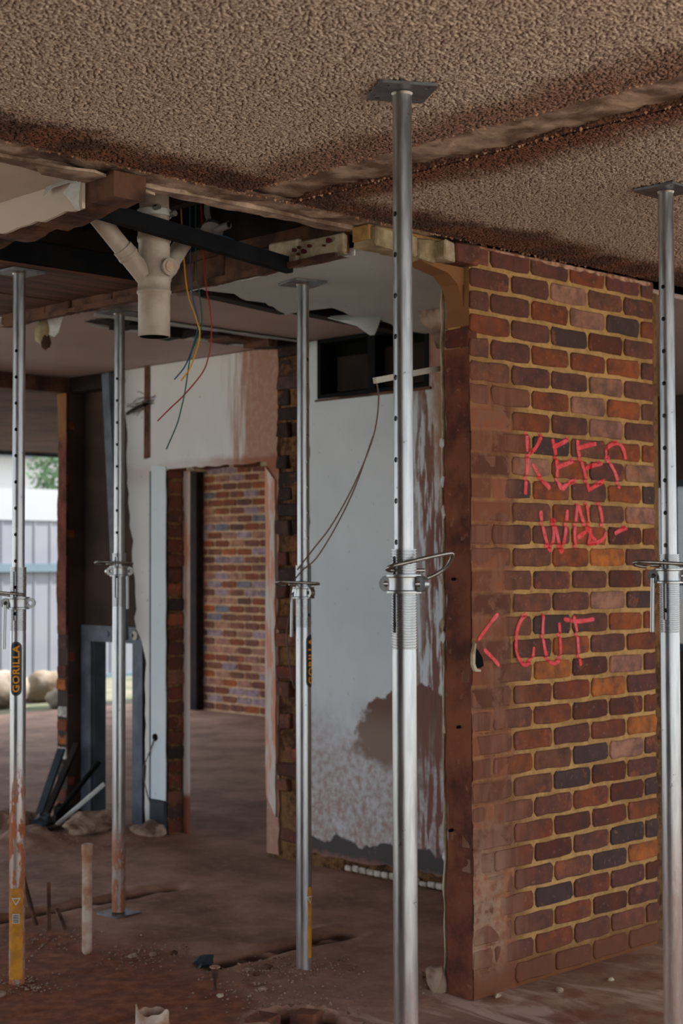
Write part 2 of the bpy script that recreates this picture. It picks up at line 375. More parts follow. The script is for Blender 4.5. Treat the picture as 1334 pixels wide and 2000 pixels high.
def floor_mat():
    g=G('dusty_concrete');p=g.pos();x,y,z=g.sep(p);n=g.noise(p,2.2,7,.62);n2=g.noise(p,14,6,.6);n3=g.noise(g.scale(p,(5,1.6,1)),1,7,.6,.8);n4=g.noise(p,60,4)
    c=g.mix(g.mr(n,.3,.7),lin(108,84,71,2.8),lin(78,57,47,2.6))
    c=g.mix(g.mul(g.mr(n2,.5,.75),.5),c,lin(116,92,79,2.9))
    # wet red earth tracked over the near left tiles
    d=g.ma('ADD',g.ma('SUBTRACT',y,g.mul(g.ma('SUBTRACT',x,3.0),1.2)),g.mul(g.ma('SUBTRACT',n,.5),1.2))
    red=g.mul(g.mr(d,3.3,3.7),g.mr(d,5.6,4.9),g.mr(x,4.0,3.6,0,1))
    c=g.mix(g.mul(red,.95),c,g.mix(g.mr(n2,.35,.7),lin(78,43,29,2.0),lin(106,64,43,2.1)))
    # pale scraped screed in front of the brick wall
    pl=g.mul(g.mr(n3,.50,.62),g.mr(y,4.1,3.7),g.mr(x,3.4,3.9))
    c=g.mix(g.mul(pl,.75),c,lin(138,120,110,2.3))
    rd=g.mul(g.mr(g.noise(p,5,5),.52,.62),g.mr(y,3.75,3.45,.4,.8),g.mr(y,4.3,3.9))
    c=g.mix(g.mul(rd,.7),c,lin(96,52,38,1.9))
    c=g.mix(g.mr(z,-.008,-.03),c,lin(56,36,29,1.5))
    return g.out(c,.82,0,g.bump(g.ma('ADD',g.ma('ADD',n2,g.mul(n,.6)),g.mul(n4,.25)),.35,.012),.3)
M['floor']=floor_mat()
M['stone']=simple('rubble_stone',lin(150,128,110,1.2),lin(100,76,62,1.1),14,.9,space='w')
M['boulder']=simple('sandstone_boulder',lin(225,208,190,.38),lin(180,155,130,.38),2.5,.9,space='w',bs=.6,bd=.05,bsc=6)
M['ground']=simple('garden_gravel',lin(190,180,165,1.0),lin(150,148,130,1.0),1.2,.95,space='w')
M['fence']=simple('pale_sheet_fence',lin(214,214,226,.33),lin(205,206,220,.33),2,.6,space='w')
M['fence_rail']=simple('pale_blue_rail',lin(168,196,212,.33),lin(160,188,206,.33),2,.6,space='w')
M['white']=simple('white_cladding',lin(236,236,240,.42),None,2,.7,space='w')
M['leaf']=simple('garden_leaf',lin(100,125,90,.8),lin(70,95,70,.8),3,.8,space='w')
M['leaf2']=simple('garden_leaf_pale',lin(190,190,150,.8),lin(150,160,120,.8),3,.8,space='w')
M['tile']=simple('old_tile_edge',lin(165,158,145,1.6),lin(130,120,108,1.6),22,.5)

# ---------------------------------------------------------------- bricks
def brick_mesh(w_,h,mat,seed,depth=.05):
    rnd=random.Random(seed);n=12;out=[];inn=[]
    pts=[(-1,-.62),(-.9,-.97),(-.3,-1),(.35,-1),(.9,-.97),(1,-.62),(1,.62),(.9,.97),(.3,1),(-.35,1),(-.9,.97),(-1,.62)]
    for a,b in pts:
        x=a*w_/2+rnd.uniform(-.0035,.0025);z=b*h/2+rnd.uniform(-.0035,.003)
        out.append((x,z));inn.append((x-math.copysign(.004,x),z-math.copysign(.004,z)))
    vs=[(x,depth,z) for x,z in out]+[(x,.0035,z) for x,z in out]+[(x,rnd.uniform(-.0006,.0008),z) for x,z in inn]
    fs=[(i,(i+1)%n,(i+1)%n+n,i+n) for i in range(n)]+[(i+n,(i+1)%n+n,(i+1)%n+2*n,i+2*n) for i in range(n)]
    fs.append(tuple(range(2*n,3*n)))
    mb=MB().add(vs,fs);return mb.mesh('brick',mat)
BF={k:[brick_mesh(.225,.0705,M[k],i+50) for i in range(10)] for k in('brickW','brick')}
BH={k:[brick_mesh(.106,.0705,M[k],i+90) for i in range(6)] for k in('brickW','brick')}
COL=dict(p=lin(92,52,42,1.3),r=lin(108,54,30,1.35),R=lin(86,42,27,1.25),o=lin(130,66,32,1.3),O=lin(156,88,38,1.3),d=lin(70,50,47,1.15),g=lin(140,98,80,1.35),m=lin(106,64,46,1.3),
    v=lin(122,102,108,1.6),s=lin(90,88,98,1.5),k=lin(40,27,20,1.1))
def jcol(c,rnd,a=.12):
    k=1+rnd.uniform(-a,a);return (c[0]*k,c[1]*k*(1+rnd.uniform(-.05,.05)),c[2]*k*(1+rnd.uniform(-.05,.05)),1)
def lay(parent,mk,x0,x1,face,axis,rows,codes=None,pitch=.086,ztop=2.675+.0055+.038*0,proud=None,rndseed=1,weights='mrrRppo',first=.11,zoff=0):
    """courses of bricks on the plane axis=face, between x0 and x1 along the wall, facing the minus side"""
    rnd=random.Random(rndseed);L=.24;n=0
    for r in rows:
        zc=2.675+.043-pitch*r+zoff
        x=x0;i=0;head=(r%2==0)
        while x<x1-.02:
            wd=(.11 if (head and i==0) else .23);e=min(x+wd,x1);cw=e-x
            if cw>.03:
                full=cw>.15;me=rnd.choice((BF if full else BH)[mk]);s_=cw/(.23 if full else .11)
                code=codes[r][min(i,len(codes[r])-1)] if codes and r<len(codes) else rnd.choice(weights)
                d=proud(x+cw/2,zc,rnd) if proud else rnd.uniform(-.001,.001)
                xc=x+cw/2;tl=rnd.uniform(-.006,.006)
                if axis=='y':Mx=Matrix.Translation((xc,face+d,zc))@Matrix.Rotation(tl,4,'Y')@Matrix.Diagonal((s_,1,1,1))
                else:Mx=Matrix.Translation((face+d,xc,zc))@Matrix.Rotation(-PI/2,4,'Z')@Matrix.Rotation(tl,4,'Y')@Matrix.Diagonal((s_,1,1,1))
                link('brick',me,parent,M=Mx,color=jcol(COL[code],rnd));n+=1
            x=e+.01;i+=1
    return n

# ================================================================= SETTING
# ---- floor: flat slab with a finely modelled middle (grooves where walls stood, pit, tile joints)
def sm(a,b,t):
    t=max(0,min(1,(t-a)/(b-a)));return t*t*(3-2*t)
def fh(x,y):
    h=.004*noise.noise(Vector((x*6,y*6,0)))+.003*noise.noise(Vector((x*19,y*19,3)))
    wob=.02*noise.noise(Vector((x*5,y*5,9)))
    # groove along Y~6.0 and along Y~4.73
    for yc,xa,xb,wd,dp in((5.99,3.2,4.68,.065,.04),(4.74,3.86,4.66,.075,.035)):
        m=sm(xa-.05,xa+.05,x)*(1-sm(xb-.05,xb+.08,x))
        dd=abs(y+wob-yc);h-=dp*m*(1-sm(wd*.6,wd,dd))*(.8+.8*noise.noise(Vector((x*14,y*14,6))))
        h+=.012*m*sm(wd,wd+.03,dd)*(1-sm(wd+.03,wd+.12,dd))*(.5+noise.noise(Vector((x*12,y*12,1))))
    # broken pit at the foot of the picture
    px=3.66+.05*noise.noise(Vector((y*6,2,0)));r=math.hypot((x-3.60)/.13,(y-3.88)/.2)+.25*noise.noise(Vector((x*9,y*9,5)))
    h-=.12*(1-sm(.75,1.0,r));h+=.02*sm(.95,1.1,r)*(1-sm(1.1,1.6,r))
    # tile joints near left
    if x<3.98 and y>4.25 and y<5.75:
        for c_ in(3.28,3.58,3.88):h-=.004*(1-sm(.004,.012,abs(x-c_+.004*noise.noise(Vector((y*8,0,0))))))
        for c_ in(4.4,4.7,5.0,5.3,5.6):h-=.004*(1-sm(.004,.012,abs(y-c_)))
    # mound of rubble dirt
    for cx_,cy_,rr,hh in((4.85,7.55,.42,.10),(5.25,7.3,.3,.08),(3.95,5.35,.25,.02),(4.32,3.98,.16,.03),(4.05,4.4,.25,.018)):
        q=math.hypot(x-cx_,y-cy_)/rr
        if q<1:h+=hh*(1-sm(0,1,q))*(.8+.5*noise.noise(Vector((x*9,y*9,7))))
    e=min(x-2.5,5.9-x,y-2.6,8.3-y);return h*sm(0,.15,e)
mb=MB();X0,X1,Y0,Y1=2.5,5.9,2.6,8.3;nx,ny=150,250
vs=[(X0+(X1-X0)*i/nx,Y0+(Y1-Y0)*j/ny,fh(X0+(X1-X0)*i/nx,Y0+(Y1-Y0)*j/ny)) for i in range(nx+1) for j in range(ny+1)]
fs=[(i*(ny+1)+j,(i+1)*(ny+1)+j,(i+1)*(ny+1)+j+1,i*(ny+1)+j+1) for i in range(nx) for j in range(ny)]
mb.add(vs,fs)
for a,b,c,d in((-1.5,X0,-2,14),(X1,16,-2,14),(X0,X1,-2,Y0),(X0,X1,Y1,14)):
    mb.add([(a,c,0),(b,c,0),(b,d,0),(a,d,0)],[(0,1,2,3)])
mb.box(-1.5,16,-2,14,-.28,-.2)
struct(mb.build('floor',M['floor'],smooth=40))
struct(MB().box(-1.5,-1.38,-.6,5.0,0,3.1).build('wall_rear_added',M['dark_render']),'added brown wall behind the viewpoint, a dark band in the prop reflections')  # unseen wall added so the steel props reflect a dark band
# ---- ceilings
def grid_edge(x0,x1,y0,y1,z0,z1,jx0=0,jx1=0,jy0=0,jy1=0,seed=0,step=.03):
    pts=[]
    def e(a,b,am,s):
        return jag(a,b,step,am,s) if am else [a]
    pts+=e((x0,y0),(x1,y0),jy0,seed);pts+=e((x1,y0),(x1,y1),jx1,seed+1);pts+=e((x1,y1),(x0,y1),jy1,seed+2);pts+=e((x0,y1),(x0,y0),jx0,seed+3)
    return MB().prism(pts,'z',z0,z1)
c1=struct(grid_edge(-1.5,3.12,-2,3.66,CEIL,CEIL+.02,0,.012,0,.014,1).build('ceiling',M['ceil']))
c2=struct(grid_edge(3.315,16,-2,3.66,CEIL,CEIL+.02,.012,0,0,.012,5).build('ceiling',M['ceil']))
def rough_sheet(x0,x1,y0,y1,z,amp,step,seed,edge=0):
    nx=max(2,int((x1-x0)/step));ny=max(2,int((y1-y0)/step));vs=[];
    for i in range(nx+1):
        for j in range(ny+1):
            x=x0+(x1-x0)*i/nx;y=y0+(y1-y0)*j/ny
            h=amp*(noise.noise(Vector((x*5,y*5,seed)))+.6*noise.noise(Vector((x*14,y*14,seed)))+.3*noise.noise(Vector((x*40,y*40,seed))))
            vs.append((x,y,z+h))
    return MB().add(vs,[(i*(ny+1)+j,(i+1)*(ny+1)+j,(i+1)*(ny+1)+j+1,i*(ny+1)+j+1) for i in range(nx) for j in range(ny)])
s1=struct(rough_sheet(3.09,3.345,-1.9,3.70,CEIL+.013,.012,.022,3).build('trim_1',M['strip'],smooth=50),'raw scar of a removed wall crossing the ceiling')
s2=struct(rough_sheet(-1.4,4.3,3.645,3.835,CEIL+.008,.011,.022,8).build('trim_2',M['strip'],smooth=50),'raw scar of a removed wall along the ceiling')
# ragged lip between strip and the opened ceiling void
lip=MB();top=[(x,3.80+.02*noise.noise(Vector((x*4,0,0)))) for x in np.arange(.5,4.2,.03)];bot=[(x,3.86+.03*noise.noise(Vector((x*7,2,0)))+.012*noise.noise(Vector((x*30,2,0)))) for x in np.arange(4.17,.5,-.03)]
lip.prism(top+bot,'z',CEIL-.004,CEIL+.03);lip.build('plaster_lip',M['strip'],s2)
cr_=MB();rnd=random.Random(4)
for i in range(520):
    k=rnd.random()
    if k<.55:
        x=rnd.choice((3.115,3.318))+rnd.gauss(0,.006);y=rnd.uniform(1.4,3.68)
    else:
        x=rnd.uniform(1.9,4.9);y=3.663+rnd.gauss(0,.006)
    s_=rnd.uniform(.002,.0075)
    cr_.add([(x+s_*a,y+s_*b,CEIL-.004+s_*c+.002) for a,b,c in((-1,0,0),(1,.2,0),(0,1,0),(0,-1,.1),(0,0,-1),(0,0,1))],[(0,3,4),(3,1,4),(1,2,4),(2,0,4),(0,5,3),(3,5,1),(1,5,2),(2,5,0)])
o=cr_.build('plaster_crumbs',M['crumb'],c1);o['kind']='stuff'
# sprayed vermiculite texture as real relief where the ceiling is near
def spray(parent,x0,x1,y0,y1,inside,seed,step=.003):
    nx=int((x1-x0)/step);ny=int((y1-y0)/step);rs=np.random.RandomState(seed)
    w_=rs.standard_normal((nx+1,ny+1));f=np.fft.rfft2(w_)
    kx=np.fft.fftfreq(nx+1,step)[:,None];ky=np.fft.rfftfreq(ny+1,step)[None,:];k=np.hypot(kx,ky)
    def band(c,wd):
        h=np.fft.irfft2(f*np.exp(-((np.log(np.maximum(k,1e-3)/c))/wd)**2),s=w_.shape);return h/h.std()
    h=band(72,.4);h2=band(135,.25);h3=band(25,.5)
    hh=np.tanh(h*1.7)*.0024+np.tanh(h2*1.5)*.0012+h3*.0007
    gx,gy=np.meshgrid(np.linspace(x0,x1,nx+1),np.linspace(y0,y1,ny+1),indexing='ij')
    v=np.stack([gx+band(60,.4)*.0006,gy,CEIL-.0022-hh],-1).reshape(-1,3)
    cx_=(gx[:-1,:-1]);cy_=(gy[:-1,:-1]);m=inside(cx_,cy_)
    ii,jj=np.nonzero(m);n_=ny+1;a=ii*n_+jj
    q=np.stack([a,a+1,a+n_+1,a+n_],-1)
    used=np.unique(q);mp=np.zeros(len(v),np.int64);mp[used]=np.arange(len(used));q=mp[q];vv=v[used];ha=hh.reshape(-1)[used]
    me=bpy.data.meshes.new('sprayed_texture');me.vertices.add(len(vv));me.vertices.foreach_set('co',vv.astype(np.float32).ravel())
    me.loops.add(q.size);me.loops.foreach_set('vertex_index',q.astype(np.int32).ravel());me.polygons.add(len(q))
    me.polygons.foreach_set('loop_start',np.arange(0,q.size,4,dtype=np.int32));me.update(calc_edges=True)
    at=me.attributes.new('relief','FLOAT','POINT');at.data.foreach_set('value',((ha+.003)/.006).astype(np.float32))
    me.materials.append(M['spray']);me.shade_smooth();o=link('sprayed_texture',me,parent);o['kind']='stuff';print('spray',len(q))
def quad_in(X,Y):
    m=np.ones_like(X,bool);P_=[(.85,2.7),(2.6,.95),(6.35,3.4),(6.35,3.66),(1.45,3.66)]
    for i in range(len(P_)):
        a,b=P_[i],P_[(i+1)%len(P_)];m&=((b[0]-a[0])*(Y-a[1])-(b[1]-a[1])*(X-a[0]))>=0
    return m
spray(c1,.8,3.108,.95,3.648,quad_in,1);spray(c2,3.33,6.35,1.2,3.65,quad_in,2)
# upper floor over everything (closes the void), joists in it
struct(MB().box(-1.5,16,-2,14,3.08,3.3).build('ceiling',M['timber_dark']),'underside of the floor above')
for i,(a,b,c,d) in enumerate(((-1.55,-1.5,-2,14),(16,16.05,-2,14),(-1.5,16,-2.05,-2),(-1.5,16,14,14.06))):
    struct(MB().box(a,b,c,d,CEIL-.04,3.3).build('trim_%d'%(3+i),M['grey_dark']))  # edge boards added to block daylight into the void; far one is seen
# ceilings of the rooms beyond
struct(grid_edge(3.86,10.4,5.28,8.24,CEIL,CEIL+.02,.01,0,.03,0,11).build('ceiling',M['ceil_pink']))
struct(grid_edge(5.5,16,3.84,5.28,CEIL,CEIL+.02).build('ceiling',M['ceil_pink']))
struct(grid_edge(10.4,16,5.28,14,CEIL,CEIL+.02).build('ceiling',M['ceil_brown']))
struct(grid_edge(-1.5,10.4,8.24,14,CEIL,CEIL+.02).build('ceiling',M['ceil_brown']))
struct(grid_edge(-1.5,3.72,6.05,8.24,CEIL,CEIL+.02).build('ceiling',M['ceil_pink']))
struct(grid_edge(-1.5,2.64,3.86,4.97,CEIL-.002,CEIL+.02,0,.004,.01,0,12).build('ceiling',M['ceil_cream']))

# ================================================================= BRICK WALL (KEEP WALL)
CX=4.235
wr=struct(MB().box(CX+.004,5.40,3.698,3.80,0,2.745).build('wall_right',M['mortarW']),'face brick wall sprayed with red lettering')
codes=['ppprpp','ppgmp','pprgdr','rpdRp','mprrop','mppgpp','mmrgop','mrpgpp','mrdmoo','mgopg','mdopod','mmomgr','mppoRr','mmoOpp','mmppRr','mmpgdr','mmdpor','mpoprr','mmORgp','mrrOpp','mprRRr','mrprOg','momdgp','mmdRpr','mmprRd','mrRRrp','mrRpdd','mpmdOR','mrdrpR','mmrRpR','mprpmp','mmprmm']
def proudW(x,z,rnd):
    d=rnd.uniform(-.001,.0012)
    if x<4.47 and z<2.3:d+=.002*(1-sm(4.40,4.50,x))
    return d
lay(wr,'brickW',CX,5.405,3.690,'y',range(32),codes,proud=proudW,rndseed=3)
# thin light lime line along the top, ragged
tp=MB();pts=[(CX+.0+i*.03,2.745+.004*random.random()) for i in range(40)];bt=[(CX+i*.03,2.739-.012*random.random()*(1 if i>14 else .1)) for i in range(39,-1,-1)]
tp.prism([p for p in pts+bt if p[0]<5.405],'y',3.686,3.70).build('lime_line',M['crumb'],wr)
# rendered end of the wall (grid with relief), ragged left border
def rough_face(y0,y1,z0,z1,x,amp,step,seed,edge=.01):
    ny=max(2,int((y1-y0)/step));nz=max(2,int((z1-z0)/step));vs=[]
    for i in range(ny+1):
        for j in range(nz+1):
            z=z0+(z1-z0)*j/nz;t=i/ny
            ye=y1+edge*(noise.noise(Vector((z*4,seed,0)))*1.6+noise.noise(Vector((z*17,seed,0))))
            y=y0+(ye-y0)*t
            h=amp*(noise.noise(Vector((y*6,z*3,seed)))+.5*noise.noise(Vector((y*18,z*9,seed)))+.25*noise.noise(Vector((y*50,z*30,seed))))
            if i==0:h=0
            if i==ny:h=.03
            vs.append((x+h,y,z))
    return MB().add(vs,[(i*(nz+1)+j,(i+1)*(nz+1)+j,(i+1)*(nz+1)+j+1,i*(nz+1)+j+1) for i in range(ny) for j in range(nz)])
rough_face(3.6925,3.83,0,2.37,CX-.004,.008,.014,2).build('render_coat',M['render'],wr,smooth=50)
rough_face(3.6925,3.82,2.45,2.60,CX-.004,.012,.014,5).build('render_coat',M['render'],wr,smooth=50)
link('brick',BH['brick'][0],wr,M=Matrix.Translation((CX-.006,3.755,2.41))@Matrix.Rotation(-PI/2,4,'Z')@Matrix.Diagonal((1.1,1,1,1)),color=COL['R'])
# white paint line and black gap beside the end
e=MB();pts=[];
for i in range(70):
    z=i*.038;pts.append((3.832+.008*noise.noise(Vector((z*9,0,0))),z))
e.prism(pts+[(p[0]+.004+.007*noise.noise(Vector((p[1]*14,4,0))),p[1]) for p in reversed(pts)],'x',CX+.0,CX+.02).build('paint_edge',M['yellow_l'],wr)
rnd=random.Random(41)
for i in range(9):
    z_=rnd.uniform(.2,2.2);y_=3.835+rnd.uniform(-.006,.004);f_=lump(rnd.uniform(.008,.018),i+61,(.4,.8,1.5),1,.5);f_.xf(Matrix.Translation((CX+.002,y_,z_)));f_.build('plaster_chip',M['paper'] if i%3 else M['yellow_l'],wr)
for y_,z_ in((3.75,.98),(3.79,.60),(3.77,1.52)):
    MB().tube([(CX-.016,y_,z_),(CX+.01,y_,z_+.002)],.006,7).build('bolt_hole',M['dark'],wr)  # black plugs, painted as the shade inside holes
# broken plaster flake around a black patch painted as a hole's shade, at the corner
MB().prism([(4.242,1.275),(4.262,1.262),(4.285,1.235),(4.293,1.205),(4.272,1.196),(4.245,1.2),(4.236,1.24)],'y',3.684,3.692).build('chipped_hole',M['dark'],wr)
MB().prism([(4.24,1.29),(4.246,1.285),(4.24,1.25),(4.238,1.215),(4.248,1.195),(4.272,1.19),(4.268,1.184),(4.238,1.186),(4.226,1.21),(4.226,1.25)],'y',3.678,3.69).build('plaster_flake',M['yellow_l'],wr)
# graffiti as draped paint films
KEEP = [[(4.558, 2.077), (4.557, 2.001)], [(4.649, 2.074), (4.612, 2.022), (4.563, 1.982), (4.557, 1.94), (4.55, 1.894), (4.544, 1.837)], [(4.587, 1.956), (4.641, 1.901), (4.695, 1.865)], [(4.71, 2.058), (4.728, 2.009), (4.74, 1.947), (4.739, 1.908), (4.764, 1.863)], [(4.71, 2.025), (4.76, 2.041), (4.817, 2.064)], [(4.734, 1.947), (4.796, 1.965), (4.854, 1.983)], [(4.764, 1.863), (4.808, 1.887), (4.866, 1.905)], [(4.868, 2.063), (4.874, 2.016), (4.905, 1.954), (4.924, 1.907), (4.943, 1.86)], [(4.861, 2.027), (4.926, 2.042), (4.991, 2.053)], [(4.918, 1.95), (4.964, 1.964), (5.03, 1.979)], [(4.943, 1.868), (4.996, 1.89), (5.049, 1.907)], [(5.187, 1.998), (5.173, 2.038), (5.133, 2.064), (5.071, 2.045), (5.058, 2.016), (5.084, 1.977), (5.117, 1.938), (5.144, 1.878)]]
WALL = [[(4.636, 1.779), (4.645, 1.729), (4.674, 1.653), (4.696, 1.622)], [(4.696, 1.622), (4.715, 1.684), (4.713, 1.753)], [(4.713, 1.753), (4.743, 1.669), (4.761, 1.615)], [(4.761, 1.615), (4.787, 1.688), (4.801, 1.786)], [(4.871, 1.811), (4.858, 1.764), (4.847, 1.689), (4.856, 1.63)], [(4.871, 1.811), (4.896, 1.752), (4.934, 1.706), (4.993, 1.655)], [(4.863, 1.677), (4.921, 1.702)], [(4.923, 1.82), (4.935, 1.769), (4.947, 1.702), (4.934, 1.65)], [(5.002, 1.822), (5.021, 1.767), (5.03, 1.719)], [(4.934, 1.652), (4.993, 1.659), (5.033, 1.675), (5.053, 1.699)], [(5.107, 1.695), (5.155, 1.712), (5.196, 1.723)]]
CUT = [[(4.379, 1.392), (4.328, 1.353), (4.265, 1.298)], [(4.296, 1.264), (4.346, 1.229), (4.383, 1.199)], [(4.554, 1.388), (4.508, 1.36), (4.484, 1.31), (4.487, 1.235), (4.539, 1.195), (4.579, 1.219), (4.59, 1.26)], [(4.648, 1.385), (4.644, 1.3), (4.667, 1.219), (4.708, 1.191), (4.749, 1.215), (4.75, 1.288), (4.744, 1.348)], [(4.836, 1.372), (4.856, 1.31), (4.866, 1.231), (4.88, 1.174)], [(4.772, 1.36), (4.864, 1.349), (4.969, 1.355)]]
def wdepth(x,z):
    r=(2.675+.043+.043-z)/.086;k=int(r);fz=(r-k)*.086
    if fz<.008 or fz>.078:return 3.6975
    off=x-CX;
    if k%2==0:off=off+.13 if off>.12 else off+.12
    fx=off%.24
    return 3.6975 if fx>.228 or fx<.002 else 3.6895
ft=MB();nx_,nz_=42,330;vs=[]
for i in range(nx_+1):
    for k in range(nz_+1):
        x=CX+.30*i/nx_;z=2.36*k/nz_
        n_=noise.noise(Vector((x*5,z*5,2)));n2=noise.noise(Vector((x*22,z*22,2)));edge=sm(4.40,4.54,x+.09*n_+.02*n2)
        top=sm(2.1,2.34,z+.1*n_);vs.append((x,3.6885-.0012*n2-.0008*noise.noise(Vector((x*60,z*60,1)))+(.0026 if wdepth(x,z)>3.695 else 0)+.007*sm(-.05,.12,-n_-.12)+.012*max(edge,top),z))
ft.add(vs,[(i*(nz_+1)+k,(i+1)*(nz_+1)+k,(i+1)*(nz_+1)+k+1,i*(nz_+1)+k+1) for i in range(nx_) for k in range(nz_)])
fo_=ft.build('smeared_render',M['film'],wr,smooth=60)
ja=fo_.data.attributes.new('joint','FLOAT','POINT');ba=fo_.data.attributes.new('tone','FLOAT','POINT')
for i_,v_ in enumerate(fo_.data.vertices):
    x_,z_=v_.co.x,v_.co.z;ja.data[i_].value=1.0 if wdepth(x_,z_)>3.695 else 0.0
    k_=int((2.761-z_)/.086);off_=x_-CX+(0 if k_%2 else (.13 if x_-CX>.12 else .12));random.seed(k_*31+int(off_/.24)*7+5);ba.data[i_].value=random.random()
def graffiti(strokes,label,w_=.029):
    vs=[];fs=[];uv=[]
    for si,st in enumerate(strokes):
        pts=cr([(p[0],p[1],0) for p in st],10) if len(st)>2 else [Vector((st[0][0]+(st[1][0]-st[0][0])*t/10,st[0][1]+(st[1][1]-st[0][1])*t/10,0)) for t in range(11)]
        n=5;o=len(vs)
        for i,p in enumerate(pts):
            t=(pts[min(i+1,len(pts)-1)]-pts[max(i-1,0)]).normalized();nn=Vector((-t.y,t.x,0))
            ww=w_*(.9+.35*noise.noise(Vector((i*.15,si*3,0))))*(.6 if i in(0,len(pts)-1) else 1)
            for j in range(n):
                q=p+nn*ww*(j/(n-1)-.5);vs.append((q.x,min(wdepth(q.x,q.y),3.6875 if q.x<4.52 else 9)-.0012-.00025*si,q.y));uv.append((j/(n-1),i/len(pts)))
        for i in range(len(pts)-1):
            for j in range(n-1):
                a=o+i*n+j;fs.append((a,a+1,a+n+1,a+n))
    me=bpy.data.meshes.new('lettering');me.from_pydata(vs,[],fs);ul=me.uv_layers.new(name='UVMap')
    for l in me.loops:ul.data[l.index].uv=uv[l.vertex_index]
    me.materials.append(M['graffiti']);o=link('spray_lettering',me,wr);o['label']=label
graffiti(KEEP,'red sprayed word KEEP');graffiti(WALL,'red sprayed word WALL');graffiti(CUT,'red sprayed arrow mark and word CUT',.025)

# top course left hanging over the removed opening (yellowed bricks), and the wall scar bulkhead
bk=struct(MB().box(3.74,4.24,3.72,3.80,2.70,2.752).build('trim_7',M['mortarW']),'last course of bricks hanging under the ceiling')
def chunk(x0,x1,y0,y1,z0,z1,mat,parent,j=.006,name='brick',color=None):
    mb_=MB();mb_.box(x0,x1,y0,y1,z0,z1,j);me=mb_.mesh(name,mat)
    bm=bmesh.new();bm.from_mesh(me);bmesh.ops.bevel(bm,geom=bm.edges[:],offset=.006,segments=1,affect='EDGES');bm.to_mesh(me);bm.free()
    return link(name,me,parent,color=color)
chunk(3.75,3.86,3.695,3.80,2.675,2.745,M['yellow'],bk);chunk(3.865,3.97,3.70,3.80,2.672,2.743,M['yellow'],bk)
chunk(3.975,4.075,3.705,3.80,2.660,2.74,M['yellow'],bk);chunk(4.06,4.12,3.655,3.80,2.665,2.735,M['yellow_l'],bk);
chunk(4.12,4.25,3.655,3.80,2.665,2.74,M['brick'],bk,color=COL['p'])
MB().prism([(3.98,2.668),(4.08,2.665),(4.236,2.665),(4.236,2.50),(4.222,2.55),(4.20,2.60),(4.15,2.635),(4.06,2.65)],'y',3.72,3.80).build('render_haunch',M['render'],bk)

# wall scar running away at X~3.75 (old partition head)
bh=struct(MB().box(3.745,3.765,3.84,6.08,2.672,2.80,.001).build('trim_8',M['timber']),'broken head of a removed partition')
rnd=random.Random(12);y=3.84
while y<6.05:
    L=rnd.uniform(.16,.30);d=rnd.uniform(-.006,.006);z0=2.662+rnd.uniform(-.006,.008)
    mt=M['yellow_l'] if y<3.9 else M['yellow_l'] if y<4.1 else M['timber']
    chunk(3.728+d,3.762,y,min(y+L,6.07),z0,2.735+rnd.uniform(0,.03),mt,bh,.005,'masonry_piece');y+=L+.002
rr_=rough_sheet(3.722,3.768,3.84,6.08,2.656,.007,.012,44);rr_.build('broken_underside',M['timber'],bh,smooth=40)
ed=MB();ys_=np.arange(3.86,6.05,.03)
ed.prism([(float(q),2.672+.004*noise.noise(Vector((q*9,1,1)))) for q in ys_]+[(float(q),2.650+.016*noise.noise(Vector((q*13,5,1)))) for q in ys_[::-1]],'x',3.712,3.725);ed.build('splintered_edge',M['timber'],bh)
M['w_rust']=simple('red_brown_spots',lin(84,34,28,1.0),None,8,.8)
for a,z_,w_ in((3.90,2.72,.018),(3.925,2.705,.008),(4.0,2.715,.012),(4.03,2.70,.016),(4.055,2.718,.01),(4.08,2.712,.014),(4.06,2.695,.009)):
    MB().prism([(a+w_*math.cos(t)*(.6+.5*((i*7)%3)/2),z_+w_*.55*math.sin(t)) for i,t in enumerate([k*PI/4 for k in range(8)])],'x',3.716,3.724).build('paint_spot',M['w_rust'],bh)
# bulkhead left: cream painted face with torn lower edge and brown core
bl=struct(MB().prism(ring([(.5,2.752),(.5,2.66),(2.9,2.65),(3.6,2.646),(4.15,2.648)],.04,.0)[:1]+[(.5,2.66)]+jag((1.5,2.66),(3.86,2.65),.04,.006,3)[1:]+[(4.0,2.645),(4.15,2.650),(4.3,2.652),(4.5,2.66),(5.0,2.64),(5.0,2.752)],'x',2.655,2.74).build('trim_9',M['timber']),'cut off bulkhead of a removed wall')
bl.data.clear_geometry()
mbb=MB()
low=jag((3.845,2.655),(4.9,2.648),.05,.008,9)+[(4.9,2.648)]
mbb.prism([(3.845,2.752)]+low+[(4.9,2.752)],'x',2.64,2.652)
t_=mbb.mesh('b',M['ceil_cream']);bl.data=t_;bl.name='trim_9'
low=jag((3.70,2.668),(4.95,2.635),.045,.014,21)+[(4.95,2.635)]
MB().prism([(3.70,2.745)]+low+[(4.95,2.75)],'x',2.6535,2.77).build('broken_core',M['timber'],bl)
